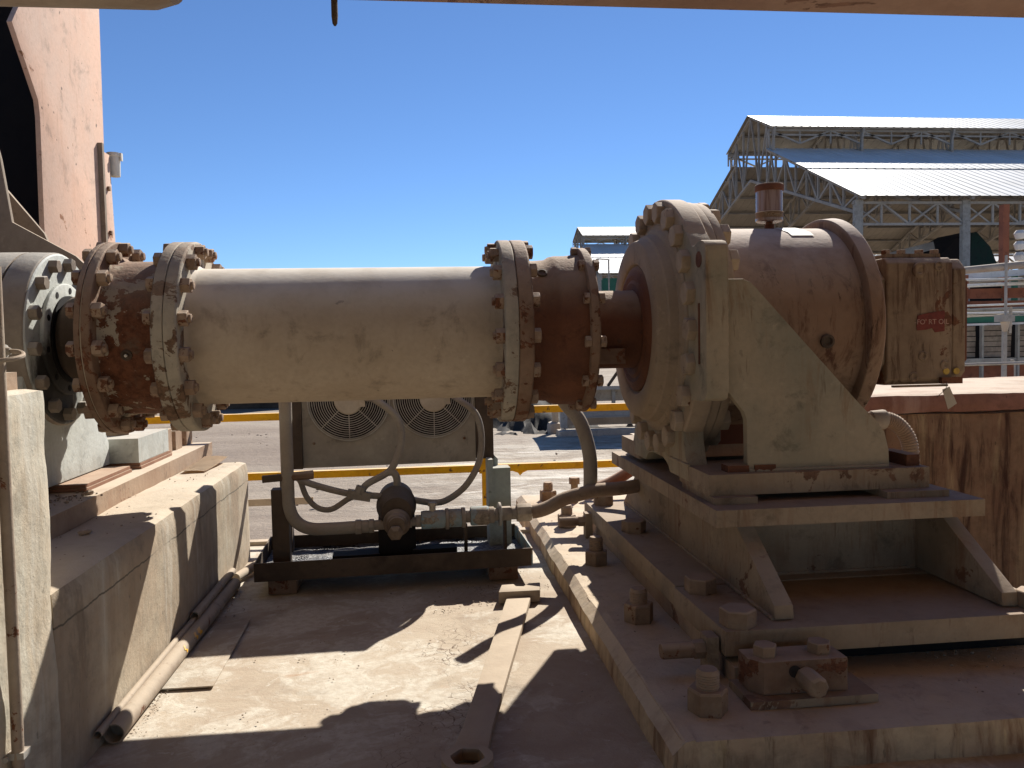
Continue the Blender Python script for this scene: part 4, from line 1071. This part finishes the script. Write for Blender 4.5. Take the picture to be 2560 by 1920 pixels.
g = G(); g.box(-1.853, -1.842, 5.37, 5.395, 2.215, 2.262); g.build('handle_ear', 'whitepl', bk, .003)
gp = thing('guard_plate', 'brown pointed guard plate in front of the dark chute opening', 'guard plate', (-2, 3.5, 1.4))
g = G(); g.prism([(-2.9, 2.9), (-1.80, 2.45), (-1.667, 1.806), (-1.635, 1.555), (-1.396, 1.416), (-1.28, 1.30), (-2.9, 1.30)], 'y', 3.5, 3.52); g.build('plate', 'brownplate', gp, .002)
g = G(); g.prism([(-2.9, 2.4), (-1.75, 1.73), (-1.60, 1.535), (-1.55, 1.40), (-2.9, 1.4)], 'y', 3.70, 3.72); g.build('back_plate', 'brownplate', gp, .002)

# ---------------------------------------------------------------- overhead
ob = thing('overhead_deck_sky_blocker', 'brown overhead underside along the top edge, unseen rear part added to block sky light', 'deck', (1, 0, 1.93))
g = G(); g.box(-9, 9.5, -8.0, 2.2, 1.934, 2.12); g.build('underside', 'beam', ob, .006)  # front edge is visible; unseen rear part added to block sky light
g = G(); g.rev([(0, .0085), (.05, .0085), (.068, .0065), (.074, .003), (.075, 0)], (-.2045, 2.188, 1.936), (0, 0, -1), 10); g.build('rod', 'darkoil_and_shade', ob)
g = G(); g.rev([(-3.5, .16), (-.44, .16), (-.405, .15), (-.385, .11), (-.378, 0)], (0, 1.42, 1.760), (1, 0, 0), 40)
op = thing('overhead_pipe', 'fat dull pipe with rounded end at the top left corner', 'pipe', (-1.5, 1.42, 1.768)); g.build('pipe', 'pipeoverhead', op)

# ================================================================== far buildings
def shed(label, X0, Yr, zr, L, nb, far=False):
    s = thing('open_shed', label, 'shed', (X0 + L / 2, Yr, -.8), 'open-sided sheds with two-tier roofs')
    bay = L / nb
    ey, ez = 3.65, zr - 1.60             # upper eaves
    ly, lz = 13.4, zr - 7.42             # lower eaves
    sl_ = .442
    iy = 2.6; iz = lz + sl_ * (ly - iy)
    def sheet(sgn, ya, za, yb, zb, x0, x1, mesh_cache={}):
        key = (sgn, round(ya, 2), round(yb, 2), round(x1 - x0, 2), round(za - zr, 2))
        if key not in mesh_cache:
            g = G()
            n = int((x1 - x0) / (.9 if far else .49)); w = (x1 - x0) / n
            prof = []
            for i in range(n):
                prof += [(w * i, 0), (w * (i + .42), 0), (w * (i + .46), .02), (w * (i + .56), .02), (w * (i + .60), 0)]
            prof.append((x1 - x0, 0))
            lo = []
            for y, z in ((ya, za - zr), (yb, zb - zr)):
                lo.append([g.v((px, sgn * y, z + h)) for px, h in prof])
            for i in range(len(prof) - 1): g.f([lo[0][i], lo[0][i + 1], lo[1][i + 1], lo[1][i]] if sgn > 0 else [lo[0][i], lo[1][i], lo[1][i + 1], lo[0][i + 1]])
            g.bm.normal_update()
            if sum(f.normal.z for f in g.bm.faces) < 0: bmesh.ops.reverse_faces(g.bm, faces=g.bm.faces[:])
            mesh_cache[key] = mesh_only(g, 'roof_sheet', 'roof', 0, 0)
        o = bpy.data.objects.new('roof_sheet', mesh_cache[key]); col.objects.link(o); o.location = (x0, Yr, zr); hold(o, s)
    for b in range(nb):
        x0 = X0 + bay * b; x1 = x0 + bay
        for sg in (-1, 1):
            sheet(sg, 0, zr, ey, ez, x0, x1)
            my = (iy + ly) / 2 - .3; mz = lz + sl_ * (ly - my)
            sheet(sg, iy, iz, my + .25, mz - sl_ * .25 + .05, x0, x1)
            sheet(sg, my, mz, ly, lz, x0, x1)
    # portal frames
    cz = -.8
    w = .20 if not far else .26
    tb = .22
    def bz(d): return lz - .9 + .316 * (ly - d)   # bottom chord
    def tz(d): return lz - .12 + sl_ * (ly - d)
    g = G()
    for sg in (-1, 1):
        y = sg * (ly - .7)
        ds_ = [12.7, 11.4, 10.1, 8.8, 7.5, 6.2, 4.9, 3.6, 2.4, 1.2, 0]
        for i, d in enumerate(ds_):
            top = tz(d) if d > 3.0 else zr - .15 - sl_ * d
            if d: g.bar((0, sg * d, bz(d)), (0, sg * d, top), .11)
            if i:
                d0 = ds_[i - 1]; t0 = tz(d0) if d0 > 3.0 else zr - .15 - sl_ * d0
                if i % 2: g.bar((0, sg * d0, t0), (0, sg * d, bz(d)), .10)
                else: g.bar((0, sg * d0, bz(d0)), (0, sg * d, top), .10)
        g.bar((0, sg * (ly - .1), tz(ly - .1)), (0, sg * 2.4, tz(2.4)), .15)
        g.bar((0, sg * (ly - .7), bz(ly - .7)), (0, 0, bz(0)), .15)
        g.bar((0, sg * (ey - .1), ez - .1), (0, 0, zr - .12), .14)
        g.bar((0, sg * (ey - .15), ez - .1), (0, sg * 2.4, bz(2.4)), .12)
        g.bar((0, sg * 3.3, tz(3.3)), (0, sg * 3.3, ez + .05), .13)
    me = mesh_only(g, 'roof_truss', 'truss', 0, 0)
    g = G()
    g.box(-w, w, -w * .6, w * .6, cz, lz - .1)
    mc = mesh_only(g, 'column', 'galv', 0, 0)
    for b in range(nb + 1):
        x = X0 + bay * b + (.25 if b == 0 else (-.25 if b == nb else 0))
        o = bpy.data.objects.new('roof_truss', me); col.objects.link(o); o.location = (x, Yr, 0); hold(o, s)
        for sg in (-1, 1):
            o = bpy.data.objects.new('column', mc); col.objects.link(o); o.location = (x, Yr + sg * (ly - .7), 0); hold(o, s)
    # lattice girders along the bays
    g = G(); h0, h1 = lz - 1.25, lz - .22
    g.bar((0, 0, h0), (bay, 0, h0), .12); g.bar((0, 0, h1), (bay, 0, h1), .12)
    n = 4
    for i in range(n):
        x0 = bay * i / n; x1 = bay * (i + 1) / n
        if i: g.bar((x0, 0, h0), (x0, 0, h1), .09)
        if i % 2: g.bar((x0, 0, h1), (x1, 0, h0), .09)
        else: g.bar((x0, 0, h0), (x1, 0, h1), .09)
        g.bar((x0, .1, h1), (x1, .1, h0), .07)
    ml = mesh_only(g, 'lattice_girder', 'bracegrey', 0, 0)
    g = G(); z0, z1 = iz + .15, ez - .12
    g.bar((0, 0, z1), (bay, 0, z1), .12); g.bar((0, 0, z0 + .5), (bay, 0, z0 + .5), .1)
    for i in range(3):
        x0 = bay * i / 3; x1 = bay * (i + 1) / 3
        g.bar((x0, 0, z0), (x0, 0, z1), .08)
        g.bar((x0, 0, z0 if i % 2 else z1), (x1, 0, z1 if i % 2 else z0), .10)
    mu = mesh_only(g, 'clerestory_girder', 'truss', 0, 0)
    for b in range(nb):
        for sg in (-1, 1):
            o = bpy.data.objects.new('lattice_girder', ml); col.objects.link(o); o.location = (X0 + bay * b, Yr + sg * (ly - .7), 0); hold(o, s)
            o = bpy.data.objects.new('clerestory_girder', mu); col.objects.link(o); o.location = (X0 + bay * b, Yr + sg * 3.2, 0); hold(o, s)
    # purlins under the sheets
    for sg in (-1, 1):
        for d in (12.9, 11.2, 9.4, 7.6, 5.8, 4.0):
            g = G(); g.box(X0 + .1, X0 + L, Yr + sg * d - .05, Yr + sg * d + .05, tz(d) - .02, tz(d) + .085); g.build('purlin', 'truss', s, 0, 2, 0)
        for d in (3.4, 1.8):
            zz = zr - sl_ * d
            g = G(); g.box(X0 + .1, X0 + L, Yr + sg * d - .05, Yr + sg * d + .05, zz - .16, zz - .03); g.build('purlin', 'truss', s, 0, 2, 0)
    return s
sa = shed('nearer open shed with white two-tier roof and steel lattice girders at the right', 20.81, 50.0, 15.06, 52.2, 9)
sb = shed('small far open shed with white two-tier roof above the right coupling', 21.5, 110.0, 16.6, 60.0, 10, True)
g = G(); g.box(21.9, 80, 97.2, 97.4, -.8, 8.6)
for i in range(60): g.box(21.9 + i * .95, 22.0 + i * .95, 97.13, 97.2, -.8, 8.4)
tag(g.build('cladding_wall', 'green', None, 0, 2, 0), 'dull green sheet wall under the far shed roof', 'wall')
# street lamp
la = thing('street_lamp', 'thin grey lamp post with square arm in front of the far shed', 'street lamp', (14.1, 60, -.8))
g = G(); g.tube([(14.1, 60, -.8), (14.1, 60, 7.1)], .06, 8, 1); g.tube([(14.1, 60, 7.1), (13.25, 60, 7.15)], .045, 8, 1); g.build('pole', 'galv', la)
g = G(); g.rev([(0, .10), (.14, .13), (.32, .2), (.34, .18)], (13.22, 60, 7.16), (0, 0, -1), 14); g.build('lamp_head', 'galv', la)

# conveyor yard between the couplings
cv = thing('conveyor', 'grey steel conveyor frame on a low concrete base beyond the handrail', 'conveyor', (4.5, 15, -.8))
g = G(); g.rbox(2.50, 8.5, 14.85, 15.3, -.9, -.63, .12, .06, .012); g.build('concrete_base', 'farconc', cv)
g = G(); g.rbox(2.43, 2.66, 15.5, 15.9, -.85, -.55, .08, .06, .012); g.build('concrete_foot', 'farconc', cv)
g = G(); g.box(2.72, 8.5, 15.32, 15.4, -.6, -.38); g.build('skirt_wall', 'farconc', cv)
g = G(); g.box(2.75, 8.5, 15.0, 15.12, -.405, -.31); g.build('lower_beam', 'galv', cv, .005)
g = G(); g.box(2.75, 8.5, 14.95, 15.0, -.425, -.405); g.build('beam_flange', 'galv', cv, .003)
g = G(); g.box(2.6, 8.5, 15.2, 15.25, -.13, .10); g.build('side_panel', 'cooler', cv)
g = G(); g.box(2.6, 8.5, 14.98, 15.1, .10, .16); g.build('top_beam', 'galv', cv, .005)
g = G(); g.box(2.56, 2.68, 14.95, 15.07, -.60, .16); g.build('leg', 'galv', cv, .004)
g = G(); g.box(2.50, 2.62, 15.6, 15.7, -.56, .2); g.build('leg', 'palebeige', cv, .004)
for x in (3.08, 3.62, 4.16, 4.7, 5.24): 
    g = G(); g.box(x - .03, x + .03, 15.12, 15.199, -.31, .10); g.build('stiffener', 'galv', cv)
for i in range(22):
    x = 2.9 + i * .24
    g = G(); g.cyl((x, 15.03, -.24), (x, 15.15, -.24), .055, n=12); g.build('roller', 'darkoil_and_shade', cv)
g = G(); g.box(2.7, 8.5, 15.0, 16.2, .50, .56); g.build('deck', 'galv', cv)
for x in (2.9, 3.5, 4.2): 
    g = G(); g.bar((x, 15.1, .16), (x + .25, 15.1, .5), .05); g.build('brace', 'darkoil_and_shade', cv)
ft = thing('trestle', 'small pale steel trestle standing on dark soil beyond the handrail', 'trestle', (1.9, 19, -.8))
for x in (1.66, 2.13): 
    g = G(); g.box(x - .02, x + .02, 18.98, 19.02, -1.0, -.45); g.build('leg', 'palebeige', ft)
for z in (-.9, -.72):
    g = G(); g.box(1.6, 2.2, 18.975, 19.025, z - .012, z + .012); g.build('crossbar', 'palebeige', ft)
g = G()
hx = [[g.v((.9 + 3.6 * i / 40, 15.6 + 5 * j / 24, -.95 + .74 * math.exp(-((i - 19) / 11) ** 2 - ((j - 12) / 8) ** 2) + .26 * mnoise.fractal(Vector((i * .33, j * .33, 2)), .8, 2, 6))) for i in range(41)] for j in range(25)]
for j in range(24):
    for i in range(40): g.f([hx[j][i], hx[j][i + 1], hx[j + 1][i + 1], hx[j + 1][i]])
tag(g.build('soil_heap', 'soilheap', smooth=50), 'dark heap of soil behind the conveyor frame', 'soil heap')
lw = thing('low_wall', 'long low concrete wall over a strip coloured as shade beyond the yard at the left', 'wall', (-6, 24.5, -.8))
g = G(); g.box(-18, 0.4, 24.2, 24.6, -.45, -.2); g.build('coping', 'farconc', lw)
g = G(); g.box(-18, .4, 24.45, 24.6, -.9, -.451); g.build('shade_strip', 'darkoil_and_shade', lw)  # dark strip puts the black shade below the coping into its colour
# clods of earth across the yard
g = G()
for i in range(900):
    x = random.uniform(-6, 5); y = random.uniform(6, 20)
    if mnoise.noise(Vector((x * .5, y * .5, 1))) < .05 or (x > -1.2 and random.random() < .93): continue
    pebble(g, x, y, -.80, random.uniform(.008, .03))
tag(g.build('yard_stones', 'stone', smooth=0), 'loose stones and clods over the dusty yard', 'stones', None, 'stuff')

# ---------------------------------------------------------------- right-hand plant behind the wall
def rod(name, mat, p0, p1, r, label, cat, group=None, n=14):
    g = G(); g.cyl(p0, p1, r, n=n); return tag(g.build(name, mat), label, cat, group)
rod('pipe', 'pipeoverhead', (7.9, 17.0, 2.1), (10.6, 10.0, 2.14), .062, 'long pinkish pipe, sunlit on top, above the cable trays at the right edge', 'pipe')
ct = thing('cable_tray', 'pale grey cable tray running below the pinkish pipe', 'cable tray', (9.4, 12.5, 2))
g = G(); g.bar((8.5, 14.5, 1.99), (9.9, 11.0, 1.98), .05, .10); g.build('side_rail', 'white', ct)
g = G(); g.bar((8.5, 14.5, 1.90), (9.9, 11.0, 1.87), .3, .02); g.build('tray_bed', 'galv', ct)
rc_ = thing('red_conveyor_frame', 'red oxide steel frame with posts behind the motor casing', 'steel frame', (9.4, 12.6, 1.5))
for z, h in ((1.68, .16), (1.50, .11)):
    g = G(); g.bar((8.2, 13.2, z + .03), (10.4, 11.9, z - .02), .1, h); g.build('beam', 'rusted', rc_)
for t_ in (.38, .60, .88):
    x = 8.2 + 2.2 * t_; y = 13.2 - 1.3 * t_
    g = G(); g.box(x - .03, x + .03, y - .1, y - .06, 1.45, 2.0); g.build('post', 'rusted', rc_)
for i, (z, y, r, mt, lab) in enumerate(((1.81, 12.2, .030, 'white', 'white pipe crossing in front of the red steel frame'), (1.40, 11.6, .028, 'palebeige', 'topmost of the thin beige pipes below the red steel frame'), (1.345, 11.5, .024, 'palebeige', 'middle thin beige pipe below the red steel frame'), (1.285, 11.4, .026, 'palebeige', 'lowest thin beige pipe, just above the green beam'))):
    rod('pipe', mt, (7.6, y + .5, z - .03), (10.6, y - .6, z + .02), r, lab, 'pipe', 'thin pipes behind the motor', 10)
g = G(); g.bar((7.2, 11.3, 1.215), (10.4, 10.3, 1.24), .08, .085)
tag(g.build('beam', 'green', smooth=0), 'green steel beam above the timber wall at the right', 'beam')
g = G(); g.bar((7.2, 11.25, 1.15), (10.4, 10.25, 1.175), .05, .03)
tag(g.build('ledge_angle', 'white', smooth=0), 'thin white steel angle under the green beam', 'steel angle')
pw = thing('timber_wall', 'grey weathered plank wall in a steel frame at the right edge', 'wall', (9, 11.6, .9))
for c_ in range(4):
    x0 = 7.95 + c_ * .56
    for q in range(6):
        z0 = .66 + q * .082
        g = G(); g.box(x0 + .03, x0 + .52, 11.6 - c_ * .04 + random.uniform(0, .012), 11.63 - c_ * .04, z0, z0 + .072 + random.uniform(-.006, .003)); g.build('plank', 'plank', pw)
for c_ in range(5):
    x0 = 7.95 + c_ * .56
    g = G(); g.box(x0 - .016, x0 + .016, 11.53 - c_ * .04, 11.59 - c_ * .04, .3, 1.17); g.build('frame_post', 'galv', pw)
g = G(); g.box(7.9, 10.3, 11.47, 11.495, .55, .645); g.build('frame_rail', 'galv', pw, .004)
g = G(); g.box(7.5, 10.6, 12.2, 12.25, -.8, 1.2); g.build('backing', 'black', pw)
g = G(); g.box(7.5, 10.6, 11.7, 11.75, .05, .52); g.build('lower_panel', 'rusted', pw)
rod('guard_rail', 'galv', (4.9, 8.2, .685), (8.2, 7.7, .725), .016, 'thin grey guard rail in front of the timber wall', 'rail')
for p0, p1, rr_, lab in (((7.6, 12.6, 1.90), (10.4, 11.4, 1.86), .018, 'thin white pipe right below the pale cable tray'), ((7.7, 11.2, 1.43), (10.4, 10.5, 1.47), .014, 'very thin white pipe crossing the lower edge of the red frame'), ((7.6, 11.0, 1.32), (8.9, 10.7, 1.315), .016, 'short thin white pipe among the beige pipes')):
    rod('pipe', 'white', p0, p1, rr_, lab, 'pipe', 'thin pipes behind the motor', 8)
g = G(); g.tube([(7.7, 11.1, 1.27), (8.3, 10.95, 1.275), (8.45, 10.9, 1.33), (8.6, 10.9, 1.345), (10.2, 10.5, 1.36)], .017, 8, 4)
tag(g.build('pipe', 'palebeige'), 'thin beige pipe with an offset bend above the green beam', 'pipe', 'thin pipes behind the motor')
g = G(); g.cyl((8.42, 10.8, 1.40), (8.42, 10.8, 1.12), .022, n=8); g.cyl((8.42, 10.8, 1.12), (8.42, 10.8, 1.02), .016, n=8)
tag(g.build('drop_pipe', 'palebeige'), 'short beige pipe hanging down across the green beam', 'pipe')
pl_ = thing('steel_column', 'rusty brown column with white fittings beside the green hooded machine', 'column', (11.2, 14, 1.9))
g = G(); g.box(10.75, 10.87, 14, 14.12, 1.9, 3.4); g.build('column', 'rusted', pl_)
for z in (2.35, 2.55, 2.75):
    g = G(); g.rev([(0, .07), (.1, .10), (.16, .06)], (11.0, 13.9, z), (0, 0, 1), 10); g.build('fitting', 'white', pl_, .004)
jp = thing('junction_box_post', 'grey junction box on a post behind the reddish wall', 'junction box', (6.94, 9, .5))
g = G(); g.box(6.918, 6.962, 8.98, 9.02, -.8, 1.16); g.build('post', 'galv', jp, .003)
g = G(); g.box(6.85, 7.02, 8.93, 9.06, 1.16, 1.245); g.build('box', 'galv', jp, .004)
g = G(); g.rev([(0, .03), (.10, .05), (.115, .05)], (6.94, 8.99, 1.045), (0, 0, 1), 14); g.build('gland_cone', 'palebeige', jp)
g = G(); g.tube([(6.945, 8.99, 1.24), (6.945, 8.99, 1.95)], .016, 8, 1); g.build('mast', 'galv', jp)
g = G(); g.tube([(6.98, 8.95, .70), (7.03, 8.95, .69), (7.04, 8.95, .6), (7.04, 8.95, .2)], .009, 8, 4); g.build('cable', 'galv', jp)
cc = thing('looped_conduit', 'pale thin conduit bending into a U at the right edge', 'conduit', (7.4, 8.9, 1))
g = G(); g.tube([(7.17, 8.9, 1.2), (7.17, 8.9, .95), (7.175, 8.9, .84), (7.21, 8.9, .80), (7.35, 8.9, .80), (8.2, 8.9, .81)], .011, 8, 5); g.build('tube', 'white', cc)
bg = thing('green_machine', 'dark machine with sloping green hood under the nearer shed', 'machine', (27.5, 39, -.8))
def mk(p): return (p[0] * 1.3, 1.03 + (p[1] - 1.03) * 1.3)
g = G(); g.prism([mk(p) for p in [(19.9, -.8), (19.9, 3.4), (21.15, 4.75), (21.8, 5.1), (22.5, 4.5), (23.2, 3.3), (23.3, -.8)]], 'y', 39.4, 42.0); g.build('housing', 'black', bg)
g = G(); g.prism([mk(p) for p in [(21.7, 3.2), (21.75, 5.0), (21.95, 5.05), (22.55, 4.45), (23.05, 3.3), (23.0, 3.2)]], 'y', 39.1, 39.38); g.build('hood', 'darkgreen', bg, .02)
g = G(); g.bar((21.0, 40, 4.3), (26.4, 39.6, 5.6), .5, .4); g.build('feed_chute', 'truss', bg)
